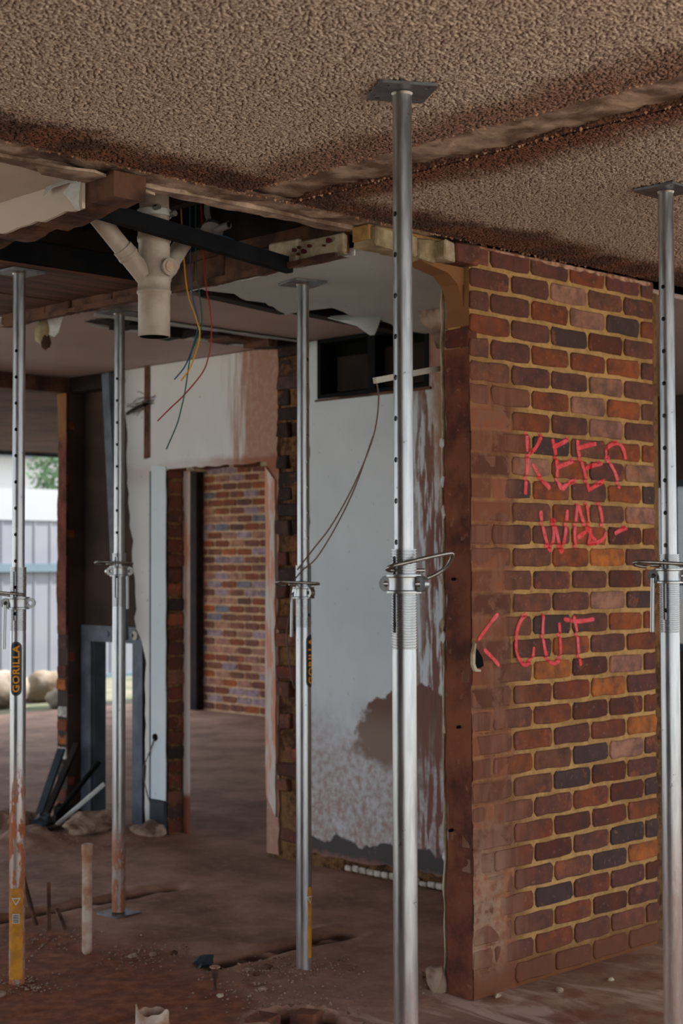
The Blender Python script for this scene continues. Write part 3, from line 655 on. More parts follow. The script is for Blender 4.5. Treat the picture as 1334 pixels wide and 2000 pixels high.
# torn wallpaper flaps
def sheet_patch(grid,name,mat,parent,th=.002):
    """grid: rows of points -> thin solid sheet"""
    r=len(grid);c=len(grid[0]);vs=[Vector(p) for row in grid for p in row];nrm=(vs[c]-vs[0]).cross(vs[1]-vs[0]).normalized()*th
    v2=vs+[p+nrm for p in vs];N_=r*c;fs=[]
    for i in range(r-1):
        for j in range(c-1):
            a=i*c+j;fs.append((a,a+1,a+c+1,a+c));fs.append((N_+a,N_+a+c,N_+a+c+1,N_+a+1))
    rim=[j for j in range(c)]+[i*c+c-1 for i in range(1,r)]+[(r-1)*c+j for j in range(c-2,-1,-1)]+[i*c for i in range(r-2,0,-1)]
    for i in range(len(rim)):
        a,b=rim[i],rim[(i+1)%len(rim)];fs.append((a,b,b+N_,a+N_))
    return MB().add(v2,fs).build(name,mat,parent,smooth=60)
sheet_patch([[(2.632,4.02,2.752),(2.632,3.95,2.752),(2.632,3.87,2.752),(2.632,3.845,2.75)],[(2.622,4.02,2.728),(2.612,3.95,2.735),(2.615,3.87,2.737),(2.62,3.84,2.735)],[(2.615,4.015,2.715),(2.605,3.95,2.728),(2.61,3.87,2.73),(2.62,3.84,2.725)]],'torn_paper',M['paper'],bl)
sheet_patch([[(2.632,3.86,2.748),(2.634,3.838,2.748)],[(2.60,3.885,2.70),(2.628,3.84,2.70)],[(2.62,3.87,2.672),(2.632,3.85,2.67)],[(2.63,3.862,2.65),(2.634,3.846,2.645)]],'torn_paper',M['paper'],bl)
for i,(y_,z_,s_) in enumerate(((4.42,2.745,.05),(4.50,2.74,.045),(4.47,2.725,.04))):
    pass
MB().prism([(2.40,3.75),(2.53,3.74),(2.60,3.72),(2.70,3.755),(2.90,3.825),(2.80,3.832),(2.688,3.84),(2.60,3.85),(2.50,3.85)],'z',CEIL-.018,CEIL-.010).build('plaster_shard',M['strip'],s2)
# old blue painted break at far left on the strip
ob=lump(.05,4,(1.2,.8,.35),2);ob.xf(Matrix.Translation((2.30,3.86,2.755)));ob.build('broken_plaster',M['strip'],s2,smooth=60)
for i,(x_,y_) in enumerate(((2.24,3.86),(2.29,3.85),(2.33,3.855))):
    f_=lump(.022,i+3,(1.1,.9,.25),1);f_.xf(Matrix.Translation((x_,y_,2.735)));f_.build('paint_flake',M['flake'] if i!=1 else M['w_rust'],s2)
sheet_patch([[(2.20,3.90,2.742),(2.26,3.87,2.742),(2.32,3.86,2.742)],[(2.20,3.93,2.725),(2.26,3.91,2.722),(2.33,3.885,2.728)],[(2.21,3.97,2.722),(2.27,3.95,2.705),(2.33,3.90,2.72)]],'torn_paper',M['paper'],s2)

# planks of the boarded ceiling left
pb=struct(MB().box(.4,3.74,4.99,6.08,2.735,2.78).build('ceiling',M['timber_dark']),'boarded ceiling patch')
for i,(a,b) in enumerate(((4.995,5.27),(5.276,5.55),(5.556,5.81),(5.816,6.07))):
    MB().box(.4,3.735+.004*i,a,b,2.705+.004*(i%2),2.735).build('plank',M['board'],pb)
# void: black beam, back face with pipe stub, joists; void shade put into dark colours
bm_=tag(MB().box(.4,3.70,4.955,4.99,2.718,2.80).build('steel_beam',M['black_steel']),'black steel beam along the near edge of the boarded ceiling','beam')
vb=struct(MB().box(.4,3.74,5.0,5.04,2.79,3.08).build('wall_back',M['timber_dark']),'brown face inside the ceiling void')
MB().tube([(2.98,4.93,2.86),(2.98,5.005,2.86)],.045,20).build('pipe_socket',M['timber_dark'],vb);MB().tube([(2.98,4.925,2.86),(2.98,4.932,2.86)],.034,20).build('dark_bore',M['dark'],vb)
b2=MB();b2.obox((2.78,4.09,2.735),(3.745,4.13,2.665),.035,.055)
tag(b2.build('angle_iron',M['black_steel']),'black iron bar crossing in front of the grey waste pipe','bar')
for y_ in():
    pass
for i,x_ in enumerate((2.95,3.40)):
    MB().box(x_,x_+.045,3.84,4.95,2.87,3.08).build('joist',M['timber_dark'],pb)
vr=struct(MB().box(3.765,3.9,3.84,5.28,2.80,3.08).build('wall_side',M['timber_dark']),'rough side of the ceiling void')  # void side darkened, its shade put into the timber colour
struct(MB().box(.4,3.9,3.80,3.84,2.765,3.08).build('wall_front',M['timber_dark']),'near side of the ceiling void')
struct(MB().box(3.86,5.5,3.80,5.3,3.0,3.06).build('ceiling',M['dark']),'black slab painted as the dark of the void over the torn bathroom ceiling')  # near-black slab, the void's shade put into its colour

# torn plasterboard ceiling over the small room
top=[(3.80,4.76),(3.82,4.68),(3.79,4.60),(3.80,4.48),(3.775,4.36),(3.79,4.30),(3.80,4.23),(3.785,4.10),(3.80,3.98),(3.80,3.88),(3.85,3.81),(4.1,3.81),(4.30,3.82),(5.48,3.82)]
low=[(5.49,4.80),(5.45,5.04),(5.30,5.05),(5.08,4.93),(4.94,4.87),(4.82,4.90),(4.70,4.84),(4.60,4.80),(4.57,4.92),(4.58,5.08),(4.44,4.99),(4.30,4.90),(4.20,4.91),(4.06,4.82),(3.92,4.84)]
full=[]
pp=top+low
for i in range(len(pp)):
    full+=jag(pp[i],pp[(i+1)%len(pp)],.05,.006,i+60)
sh=struct(MB().prism(full,'z',2.688,2.699).build('ceiling',M['sheet']),'torn grey plasterboard ceiling')
# white scalloped edge hanging from the partition head
sc_pts=[]
ys=np.arange(3.82,4.75,.012)
def scal(y):
    return 2.668-.014*abs(math.sin((y-3.86)*9))-.006*abs(noise.noise(Vector((y*20,0,0))))
MB().prism([(float(y),2.69) for y in ys]+[(float(y),scal(y)) for y in ys[::-1]],'x',3.768,3.773).build('torn_edge',M['paper'],sh)
sheet_patch([[(4.80,5.06,2.70),(4.86,4.93,2.70),(4.92,4.80,2.70)],[(4.80,4.98,2.675),(4.84,4.90,2.665),(4.90,4.80,2.67)],[(4.85,4.90,2.645),(4.86,4.86,2.64),(4.90,4.815,2.64)],[(4.87,4.84,2.60),(4.875,4.83,2.60),(4.88,4.82,2.60)]],'hanging_flap',M['sheet'],sh,.004)
sheet_patch([[(4.9,4.57,2.68),(4.9,4.49,2.68),(4.9,4.42,2.68)],[(4.88,4.53,2.62),(4.9,4.47,2.62),(4.9,4.42,2.60)],[(4.88,4.47,2.56),(4.9,4.45,2.55),(4.9,4.425,2.54)],[(4.88,4.44,2.50),(4.89,4.435,2.50),(4.9,4.43,2.50)]],'hanging_flap',M['strip'],sh,.004)
# dark broken battens showing in the gap
for i,(a,b) in enumerate((((4.0,4.93,2.70),(4.62,5.12,2.715)),((4.62,5.04,2.71),(5.45,5.16,2.71)))):
    MB().obox(a,b,.07,.03).build('batten',M['timber_dark'],sh)

# ================================================================= FAR CROSS WALL (X=5.5)
WX=5.5
wb=struct(MB().box(WX+.015,WX+.13,3.83,5.06,0,2.75).box(WX+.015,WX+.13,5.06,5.85,0,2.435).box(WX+.015,WX+.13,5.85,6.262,0,2.75).box(WX+.015,WX+.13,6.262,7.142,2.16,2.75).box(WX+.015,WX+.13,7.142,7.30,0,2.75).build('wall_back',M['mortar_dark']),'cross wall with a stripped doorway')
# plaster skins
a=[(3.83,2.745)]+[(3.83,.10)]+jag((3.83,.10),(5.92,.06),.05,.012,2)[1:]+jag((5.92,.06),(5.925,2.74),.05,.012,3)+[(5.92,2.745)]
a+=[(5.85,2.745),(5.85,2.437),(5.06,2.425),(5.06,2.745)]
MB().prism(a,'x',WX,WX+.015).build('plaster_skin',M['wall_bath'],wb)
b=[(6.17,2.745)]+jag((6.17,2.745),(6.165,.02),.06,.010,7)[1:]+[(6.165,.02),(6.262,.02)]
b+=[(6.262,2.125)]+jag((6.262,2.125),(7.142,2.125),.05,.006,8)[1:]+[(7.142,2.125),(7.145,2.12),(7.318,2.15),(7.318,2.745)]
MB().prism(b,'x',WX,WX+.015).build('plaster_skin',M['wall_door'],wb)
# jamb strip proud beside the stub, streaked
MB().prism(jag((6.178,.22),(6.18,2.1),.08,.006,12)+[(6.258,2.1)]+jag((6.258,2.1),(6.256,.22),.1,.004,13),'x',WX-.012,WX).build('door_lining',M['wall_jamb'],wb)
# pier left of the doorway
MB().prism([(7.145,.2)]+jag((7.145,.2),(7.145,2.14),.1,.004,14)[1:]+[(7.145,2.14),(7.285,2.16),(7.285,.2)],'x',WX-.006,WX).build('plaster_skin',M['wall_pier'],wb)
MB().box(WX-.012,WX+.01,7.15,7.285,.0,.195).build('skirting_block',M['grey_dark'],wb)
bead=MB().box(WX-.010,WX+.002,7.287,7.293,.0,2.12);bead.build('corner_bead',M['grey_steel'],wb)
for z_ in(.56,):
    MB().tube([(WX-.012,7.24,z_),(WX+.002,7.24,z_)],.022,12).build('cable_hole',M['dark'],wb)  # black disc painted as the shade inside the hole
MB().tube(cr([(WX-.012,7.243,.55),(WX-.015,7.29,.46),(WX-.03,7.325,.36),(WX-.02,7.31,.25),(WX-.012,7.275,.16)]),.0035,6).build('dangling_wire',M['w_brown'],wb)
# second plaster face, ragged on its left
c_=[(7.295,2.745),(7.295,.05)]+[(7.36,.05)]+jag((7.36,.05),(7.36,1.05),.06,.008,15)+[(7.40,1.12),(7.45,1.18),(7.47,1.25),(7.45,1.30)]+jag((7.45,1.3),(7.50,1.75),.05,.015,16)+jag((7.52,1.80),(7.58,2.745),.06,.012,17)+[(7.58,2.745)]
MB().prism(c_,'x',WX+.012,WX+.03).build('plaster_skin',M['wall_door'],wb)
# brown timber grounds strip and smashed chase across it
MB().box(WX-.004,WX+.016,7.30,7.355,2.20,2.745,.003).build('timber_ground',M['timber'],wb)
ch=MB()
for s_ in range(14):
    rnd=random.Random(s_+100);p0=Vector((WX-.005,7.24+rnd.uniform(0,.12),2.52+rnd.uniform(-.05,.06)));p1=p0+Vector((-.03,rnd.uniform(.05,.16),rnd.uniform(-.08,.03)))
    ch.tube(cr([p0,(p0+p1)/2+Vector((-.02,0,rnd.uniform(-.02,.02))),p1],4),.0022,5)
ch.build('frayed_cables',M['w_brown'],wb)
MB().tube(cr([(WX-.01,7.30,2.53),(WX-.03,7.40,2.50),(WX-.02,7.50,2.475)]),.011,8).build('black_conduit',M['dark'],wb)
# jamb bricks (their ends show inside the doorway)
rnd=random.Random(5)
for r in range(25):
    zc=.045+r*.086
    if zc>2.13:break
    me=rnd.choice(BH['brick']);cc=rnd.choice('RkRkrRkd' if r%2 else 'rRRmkr')
    link('brick',me,wb,M=Matrix.Translation((WX+.068,7.134+rnd.uniform(-.006,.006),zc))@Matrix.Rotation(rnd.uniform(-.03,.03),4,'Y'),color=jcol(COL[cc],rnd,.25))
lin_=MB().box(WX+.122,WX+.142,7.10,7.142,0,2.12);lin_.build('door_lining',M['wall_jamb'],wb)
# broken head of the doorway
y=6.27;rnd=random.Random(8)
while y<7.12:
    L=rnd.uniform(.06,.16);chunk(WX+.012+rnd.uniform(0,.02),WX+.12,y,min(y+L,7.135),2.118+rnd.uniform(-.012,.02),2.20,M['brick'] if rnd.random()<.6 else M['yellow'],wb,.006,'brick',jcol(COL[rnd.choice('Rmr')],rnd,.2));y+=L+.008
# toothed stub of the removed wall between the plaster fields
rnd=random.Random(9)
for r in range(32):
    zc=2.675+.043-.086*r;up=zc>1.75
    for (ya,yb) in (((5.945,6.05),(6.06,6.16)) if r%2 else ((5.945,6.155),)):
        ya+=rnd.uniform(-.012,.02);yb-=rnd.uniform(0,.02)
        cc=rnd.choice('kkdkR' if up else 'RRmrko')
        chunk(WX-.008+rnd.uniform(-.03,.035) ,WX+.05,ya,yb,zc-.038+rnd.uniform(-.004,.004),zc+.036,M['brick'],wb,.007,'brick',jcol(COL[cc],rnd,.3))
rough_face(5.93,6.17,0,2.745,WX+.004,.02,.03,31,.004).build('stub_mortar',M['mortar_dark'],wb,smooth=50)
# broken tile row at the foot
tl=MB().mesh('x',M['tile']);rnd=random.Random(3)
for i in range(13):
    y=4.98+i*.052
    if rnd.random()<.9:chunk(WX-.012,WX+.004,y,y+.048,.012,.04+rnd.uniform(-.006,.008),M['tile'],wb,.002,'tile')
# high opening (boarded) : window
win=struct(empty('window_1',(WX,5.455,2.59)),'dark boarded opening high in the white wall')
fr=MB()
for a,b,c,d in((-.395,.395,-.155,-.135),(-.395,.395,.135,.155),(-.395,-.37,-.135,.135),(.37,.395,-.135,.135),(-.03,.02,-.135,.135)):
    fr.box(-.006,.10,a,b,c,d)
fr.build('window_frame',M['black_steel'],win)
MB().box(.05,.07,.02,.30,-.12,.06).build('board_panel',M['timber_dark'],win);MB().box(.055,.075,-.36,-.04,-.12,.08).build('board_panel',M['timber_dark'],win)
MB().box(.10,.12,-.40,.40,-.16,.16).build('backing_board',M['dark'],win)
MB().box(-.012,.0,-.41,.41,-.17,-.157,.002).build('window_sill',M['timber'],win)

# ---- dark chimney wall with steel-framed opening, left of the pier
wd=struct(MB().box(5.62,5.69,8.03,8.14,0,2.72).box(5.62,5.69,7.30,7.59,0,2.74).box(5.62,5.69,7.59,8.03,1.10,2.72).build('wall_left',M['dark_render']),'dark brown stripped wall')
MB().box(5.585,5.64,7.49,8.13,1.09,1.19).box(5.585,5.64,8.03,8.13,.0,1.09).box(5.585,5.64,7.49,7.59,.0,1.09).build('steel_frame',M['grey_steel'],wd)
MB().box(5.60,5.69,8.01,8.03,.0,1.09).build('steel_lining',M['grey_dark'],wd)
MB().box(5.60,5.69,7.59,7.60,.0,1.09).build('steel_lining',M['grey_dark'],wd)
for i,(a,s_) in enumerate(((7.56,.028),(7.85,.02),(7.58,.014))):
    rr=MB().tube([(5.578,a,1.14),(5.586,a,1.14)],s_,12);rr.build('paint_daub',M['lwhite'] if i!=1 else M['grey_steel'],wd)
struct(MB().box(5.50,5.62,7.575,8.30,2.66,2.745,.004).build('trim_10',M['timber_dark']))
ln=tag(MB().obox((5.42,7.59,2.72),(5.43,7.47,1.12),.06,.035).obox((5.40,7.62,2.72),(5.41,7.50,1.12),.012,.045).build('metal_stud',M['grey_steel']),'grey metal stud leaning against the dark wall above the steel frame','stud')
# ---- return wall whose brick end shows at the edge of the open side
we=struct(MB().box(5.49,5.69,8.14,8.25,0,2.66).build('wall_end',M['dark_render']),'broken brick end beside the open side of the building')
rough_face(8.135,8.255,1.16,2.66,5.472,.012,.02,6,.006).build('render_coat',M['render'],we,smooth=50)
rnd=random.Random(21)
for r in range(31):
    zc=.043+.086*r
    if zc>2.62:break
    cc='ORrdmOorR'[r%9];dx=rnd.uniform(-.004,.02) if zc<1.2 else .012
    link('brick',rnd.choice(BH['brick']),we,M=Matrix.Translation((5.474+dx,8.195+rnd.uniform(-.006,.006),zc))@Matrix.Rotation(-PI/2,4,'Z')@Matrix.Diagonal((.95,1,1,1)),color=jcol((.5,.46,.42,1) if r in(4,7) else COL[cc],rnd,.2))
struct(MB().box(3.6,5.5,8.14,8.25,2.655,2.745,.006).build('trim_11',M['timber']),'timber header across the hall')
struct(MB().box(-1.5,3.6,8.14,8.25,2.66,2.745,.004).build('trim_12',M['timber']))
# scar along the hall ceiling where the cross wall met it
hc=struct(rough_sheet(4.25,5.5,5.93,6.17,CEIL-.006,.012,.03,14).build('trim_13',M['timber_dark'],smooth=50),'dark scar on the hall ceiling')
rnd=random.Random(30);x=4.35
while x<5.45:
    L=rnd.uniform(.05,.16);chunk(x,x+L,5.95+rnd.uniform(-.03,.03),6.14+rnd.uniform(-.03,.04),2.715+rnd.uniform(-.02,.015),2.76,M['timber_dark'] if rnd.random()<.75 else M['timber'],hc,.01,'masonry_piece');x+=L+.01
# peeling corner on the far side
sheet_patch([[(3.88,5.92,2.745),(3.88,5.84,2.745),(3.89,5.78,2.745)],[(3.86,5.93,2.68),(3.87,5.85,2.66),(3.88,5.80,2.68)],[(3.86,5.90,2.62),(3.87,5.85,2.60),(3.88,5.83,2.62)]],'torn_paper',M['paper'],hc)
wt_=jag((3.86,5.70),(3.86,6.45),.05,.01,5)+[(3.86,6.45)];wb_=jag((4.02,6.40),(4.00,5.72),.06,.02,6)
MB().prism(wt_+wb_,'z',2.738,2.744).build('torn_edge',M['sheet'],hc)
MB().prism(jag((4.3,6.19),(5.48,6.19),.07,.01,8)+jag((5.48,6.25),(4.3,6.24),.06,.014,9),'z',2.738,2.744).build('torn_edge',M['sheet'],hc)
MB().prism(jag((4.1,5.86),(5.48,5.90),.07,.01,18)+jag((5.48,5.93),(4.1,5.935),.06,.012,19),'z',2.736,2.742).build('torn_edge',M['sheet'],hc)
ob=lump(.05,9,(.5,1.0,1.3),2);ob.xf(Matrix.Translation((3.86,5.93,2.63)));ob.build('torn_insulation',M['yellow'],hc,smooth=60)
ob=lump(.022,3,(1,1,1.6),2);ob.xf(Matrix.Translation((3.86,5.90,2.58)));ob.build('torn_insulation',M['timber'],hc,smooth=60)

# ---- far brick wall seen through the doorway
wf=struct(MB().box(10.408,10.52,8.5,13.06,0,2.75).build('wall_far',M['mortar_back']),'far brick wall seen through the doorway')
lay(wf,'brick',11.72,13.06,10.40,'x',range(32),rndseed=17,weights='vvsmgrpmrvgo')
lay(wf,'brick',10.9,11.715,10.40,'x',range(32),rndseed=18,weights='vvsmgrpmrvgo')
struct(MB().box(10.30,10.42,12.86,13.12,0,2.75).build('trim_14',M['timber_dark']),'dark post at the end of the far brick wall')
# ---- far side beyond the brick pier (sliver at the right border)
wx=struct(MB().box(9.2,9.3,3.9,5.4,0,2.75).box(9.2,9.3,6.9,8.2,0,2.75).box(9.2,9.3,5.4,6.9,0,.95).box(9.2,9.3,5.4,6.9,2.15,2.75).build('wall_far',M['dark_render']),'dark wall with a window past the brick wall')
wn=struct(empty('window_2',(9.2,6.15,1.55)),'aluminium window past the brick wall')
f_=MB()
for a,b,c,d in((-.75,.75,-.6,-.55),(-.75,.75,.55,.6),(-.75,-.71,-.55,.55),(.71,.75,-.55,.55),(-.02,.02,-.55,.55),(-.71,.71,-.14,-.1)):f_.box(-.01,.05,a,b,c,d)
f_.build('window_frame',M['grey_dark'],wn)
M['view_block']=simple('lilac_view_block',lin(120,116,126,.8),None,4,.8)
MB().box(.04,.05,-.71,.71,-.55,.56).build('view_block',M['view_block'],wn)  # added panel that blocks the bright outside view through the window
gl=G('window_glass');gl.b.inputs['Transmission Weight'].default_value=.9;gl.b.inputs['Roughness'].default_value=.03;gl.b.inputs['Base Color'].default_value=(.8,.85,.9,1)
MB().box(.015,.021,-.71,.71,-.55,.55).build('pane',gl.m,wn)

# ================================================================= OUTSIDE
gr=struct(MB().box(-40,60,-40,60,-.5,-.2).build('ground',M['ground']))
M['garden']=simple('garden_soil',lin(150,142,122,.5),lin(105,112,82,.5),2.2,.95,space='w')
struct(MB().box(-3,20,14.02,17.95,-.19,-.06).build('ground',M['garden']),'garden strip between the slab and the fence')
fe=empty('metal_fence',(12,18,0));tag(fe,'pale corrugated metal fence standing across the garden, with rails','fence')
pan=MB()
x=-6
k=0
while x<10:
    p=MB();p.box(x,x+.235,0,.03,-.28,2.15);p.box(x+.235,x+.255,-.012,.02,-.28,2.15);
    if -3.5<x<3.5:p.build('fence_panel',M['fence'],fe)
    x+=.255
MB().box(-6,10,-.05,.0,1.45,1.56).build('rail',M['fence_rail'],fe);MB().box(-6,10,-.05,.0,-.1,-.0).build('rail',M['fence_rail'],fe)
MB().box(-6,10,-.02,.05,2.15,2.58).build('top_board',M['white'],fe)
rnd=random.Random(2)
for i,(x_,y_,r_,lb) in enumerate(((9.35,15.2,.29,'large pale sandstone boulder in front of the fence'),(10.12,15.45,.24,'smaller sandstone boulder leaning right of the large one'),(8.86,15.05,.13,'flat pale boulder left of the large boulder beyond the slab edge'),(9.72,14.6,.13,'rounded pale boulder nearest the broken brick end'),(12.2,14.6,.26,'pale boulder seen through the steel-framed opening'),(12.7,15.2,.3,'reddish pale boulder behind in the steel-framed opening'))):
    tag(lump(r_,i+2,(1.1,.9,.85),3).build('boulder',M['boulder'],smooth=70),lb,'boulder','boulders in the garden').location=(x_,y_,r_*.4)
def bush(loc,r,n,mat,label,name='shrub'):
    rnd=random.Random(int(r*100)+n);mb_=MB()
    for i in range(n):
        d=Vector((rnd.gauss(0,1),rnd.gauss(0,1),rnd.gauss(0,1))).normalized()*r*rnd.uniform(.5,1);u=Vector((rnd.gauss(0,1),rnd.gauss(0,1),rnd.gauss(0,1))).normalized();v=u.cross(d).normalized();s_=rnd.uniform(.04,.09)
        mb_.add([d-u*s_,d+v*s_*.5,d+u*s_,d-v*s_*.5],[(0,1,2,3)])
    o=mb_.build(name,mat);o.location=loc;tag(o,label,'shrub');MB().tube([(0,0,-loc[2]-.2),(0,0,0)],.02,6).build('stem',M['timber'],o);return o
bush((8.35,15.2,.12),.2,260,M['leaf'],'low green shrub at the foot of the fence, far left')
bush((12.3,22,2.9),.6,500,M['leaf2'],'pale yellow-green bush showing over the fence')
bush((15.0,22.5,3.1),.6,500,M['leaf'],'dark green tree crown showing over the fence')
hs=empty('neighbour_house',(13,27,0));tag(hs,'white neighbouring house behind the metal fence','house')
MB().box(-8,8,0,4,-.5,3.7).build('wall',M['white'],hs);MB().prism([(-8.5,3.7),(8.5,3.7),(0,5.2)],'y',-.4,4.4).build('roof',M['grey_steel'],hs);MB().box(-4,-3,-.03,.02,2.2,3.3).build('window',M['grey_dark'],hs);MB().box(1,2,-.03,.02,2.2,3.3).build('window',M['grey_dark'],hs)
wt=MB().lathe([(0,-.5),(.35,-.5),(.35,3.9),(0,3.9)],20);o=wt.build('water_tank',M['fence_rail'],smooth=40);o.location=(11.2,21,0);tag(o,'pale blue round tank standing behind the fence, far left','tank')

# ================================================================= STEEL PROPS
def boolean(me_t,cut,name):
    o=bpy.data.objects.new('t',me_t);c=bpy.data.objects.new('c',cut);sc.collection.objects.link(o);sc.collection.objects.link(c)
    md=o.modifiers.new('b','BOOLEAN');md.object=c;md.operation='DIFFERENCE';md.solver='EXACT'
    dg=bpy.context.evaluated_depsgraph_get();me=bpy.data.meshes.new_from_object(o.evaluated_get(dg));me.name=name
    bpy.data.objects.remove(o);bpy.data.objects.remove(c)
    me.shade_smooth();me.set_sharp_from_angle(angle=math.radians(38));return me
RI,RO=.0238,.0298
# inner tube: hangs from z=0 down, holes on both sides along local x
it=MB().lathe([(RI,0),(RI,-1.75),(RI-.004,-1.75),(RI-.004,0)],48,True).mesh('i',M['steel'])
cu=MB()
for k in range(15):
    cu.lathe([(0,-.04),(.0068,-.04),(.0068,.04),(0,.04)],14)
    seg=cu.v[-14*4:];cu.v[-14*4:]=[(z,y,x-.30-k*.1) for x,y,z in seg]
cut=cu.mesh('c',M['steel'])
bmx=bmesh.new();bmx.from_mesh(cut);bmesh.ops.remove_doubles(bmx,verts=bmx.verts,dist=1e-6);bmesh.ops.recalc_face_normals(bmx,faces=bmx.faces);bmx.to_mesh(cut);bmx.free()
INNER=boolean(it,cut,'inner_tube')
# outer tube with long slot in the threaded part
H=1.62
ot=MB().lathe([(RO,.006),(RO,H-.25),(RO-.0005,H-.245),(RO-.0005,H),(RI+.001,H),(RI+.001,.006)],48,True).mesh('o',M['steel'])
sl=MB()
for sgn in(1,-1):sl.box(min(sgn*.012,sgn*.05),max(sgn*.012,sgn*.05),-.006,.006,H-.20,H-.015)
OUTER=boolean(ot,sl.mesh('s',M['steel']),'outer_tube')
th=MB();zz=H-.24;prof=[]
while zz<H-.002:
    prof+=[(RO-.0022,zz),(RO+.0014,zz+.0022),(RO+.0014,zz+.0040)];zz+=.0066
prof=[(RO-.002,H-.243)]+prof+[(RO-.001,H-.001),(RO-.003,H-.001),(RO-.003,H-.243)]
thm=th.lathe(prof,40,True).mesh('t',M['thread'])
sl2=MB()
for sgn in(1,-1):sl2.box(min(sgn*.012,sgn*.05),max(sgn*.012,sgn*.05),-.0066,.0066,H-.20,H-.013)
THREAD=boolean(thm,sl2.mesh('s2',M['steel']),'thread')
def plate_mesh():
    p=MB();s_=.073;pts=[]
    for cx_,cy_,a0 in((s_-.008,s_-.008,0),(-s_+.008,s_-.008,90),(-s_+.008,-s_+.008,180),(s_-.008,-s_+.008,270)):
        for k in range(4):
            a_=math.radians(a0+k*30);pts.append((cx_+.008*math.cos(a_),cy_+.008*math.sin(a_)))
    p.prism(pts,'z',0,.007);return p.mesh('pl',M['plate'])
pc=MB()
for a,b in((1,1),(1,-1),(-1,1),(-1,-1)):
    pc.lathe([(0.0001,-.02),(.0062,-.02),(.0062,.03),(.0001,.03)],14,False,(a*.05,b*.05))
    pc.lathe([(0.0001,-.02),(.003,-.02),(.003,.03),(.0001,.03)],10,False,(a*.062,b*.03))
cutp=pc.mesh('pc',M['plate']);bmx=bmesh.new();bmx.from_mesh(cutp);bmesh.ops.remove_doubles(bmx,verts=bmx.verts,dist=.0003);bmesh.ops.recalc_face_normals(bmx,faces=bmx.faces);bmx.to_mesh(cutp);bmx.free()
PLATE=boolean(plate_mesh(),cutp,'plate')
# collar nut: ring with two flanges
hh=.046
COLLAR=MB().lathe([(RO+.001,0),(RO+.013,0),(RO+.0135,.003),(RO+.013,.006),(RO+.008,.008),(RO+.007,hh/2),(RO+.008,hh-.008),(RO+.013,hh-.006),(RO+.0135,hh-.003),(RO+.013,hh),(RO+.001,hh)],40,True).mesh('collar',M['steel'],40)
def lug(sgn):
    m=MB();x0=sgn*(RO+.004);xc=sgn*.046
    # annular eye, axis along y
    n=20;prof=[(.0075,-.010),(.0195,-.010),(.0195,.010),(.0075,.010)]
    o=len(m.v);m.lathe(prof,n,True)
    m.v[o:]=[(xc+x,z,y+hh/2) for x,y,z in m.v[o:]]
    a,b=sorted((x0,sgn*(.046-.012)))
    m.box(a,b,-.014,.014,.002,.010);m.box(a,b,-.014,.014,hh-.010,hh-.002);m.box(a,b,-.006,.006,.01,hh-.01)
    return m.mesh('lug',M['steel'],40)
LUG=[lug(1),lug(-1)]
lp=cr([(.060,-.016,-.004),(.0,-.0,0),(-.052,0,0)],4)[:1]
def pin_mesh(flip):
    s_=-1 if flip else 1;tz=1.35 if flip else .35
    # straight shank through the tube, U-turn at the entry, long arm in front, hooked free end
    pts=[(.058,0,0),(.03,0,0),(0,0,0),(-.03,0,0),(-.045,s_*.002,.001),(-.055,s_*.012,.003),(-.056,s_*.026,.006),(-.045,s_*.038,.010),(-.01,s_*.047,.016),(.04,s_*.055,.024),(.085,s_*.058,.030),(.105,s_*.052,.030),(.114,s_*.036,.020),(.108,s_*.018,.004),(.088,s_*.004,-.008),(.070,s_*-.004,-.014)]
    pts=[(a,b,c*tz) for a,b,c in pts]
    return MB().tube(cr(pts,6),.0052,12).mesh('pin',M['steel_dark'],60)
PIN=[pin_mesh(False),pin_mesh(True)]
def bar_mesh(L):
    return MB().tube(cr([(.046,-.026,hh/2),(.046,-.012,hh/2+.001),(.046,.008,hh/2),(.047,.018,hh/2-.008),(.048,.020,-.0),(.050,.022,-L)],5),.0065,10).mesh('bar',M['steel'],60)
BAR=bar_mesh(.15)
def bisect_bend(me,r,az,zc):
    """me lies in XY plane: x along the tube axis (up), y around it; bend onto radius r"""
    bm=bmesh.new();bm.from_mesh(me)
    ys=[v.co.y for v in bm.verts];a,b=min(ys),max(ys);n=10
    for k in range(1,n):
        yy=a+(b-a)*k/n
        bmesh.ops.bisect_plane(bm,geom=bm.verts[:]+bm.edges[:]+bm.faces[:],plane_co=(0,yy,0),plane_no=(0,1,0))
    for v in bm.verts:
        x,y,z=v.co;t=az-y/r;rr=r+z;v.co=(rr*math.cos(t),rr*math.sin(t),zc+x)
    bmesh.ops.recalc_face_normals(bm,faces=bm.faces)
    bm.to_mesh(me);bm.free();return me
def capsule(L,W_,z0,z1,mat):
    pts=[];r=W_/2
    for k in range(9):a_=-PI/2+PI*k/8;pts.append((L/2-r+r*math.cos(a_),r*math.sin(a_)))
    for k in range(9):a_=PI/2+PI*k/8;pts.append((-L/2+r+r*math.cos(a_),r*math.sin(a_)))
    return MB().prism(pts,'z',z0,z1).mesh('cap',mat)
def text_mesh(s_,size,sx,mat,off=.0):
    cu_=bpy.data.curves.new('t','FONT');cu_.body=s_;cu_.size=size;cu_.extrude=.0004;cu_.align_x='CENTER';cu_.align_y='CENTER';cu_.offset=off;cu_.space_character=1.12;cu_.resolution_u=3
    o=bpy.data.objects.new('t',cu_);sc.collection.objects.link(o);dg=bpy.context.evaluated_depsgraph_get();me=bpy.data.meshes.new_from_object(o.evaluated_get(dg))
    bpy.data.objects.remove(o);bpy.data.curves.remove(cu_)
    for v in me.vertices:v.co.x*=sx
    me.materials.clear();me.materials.append(mat);return me
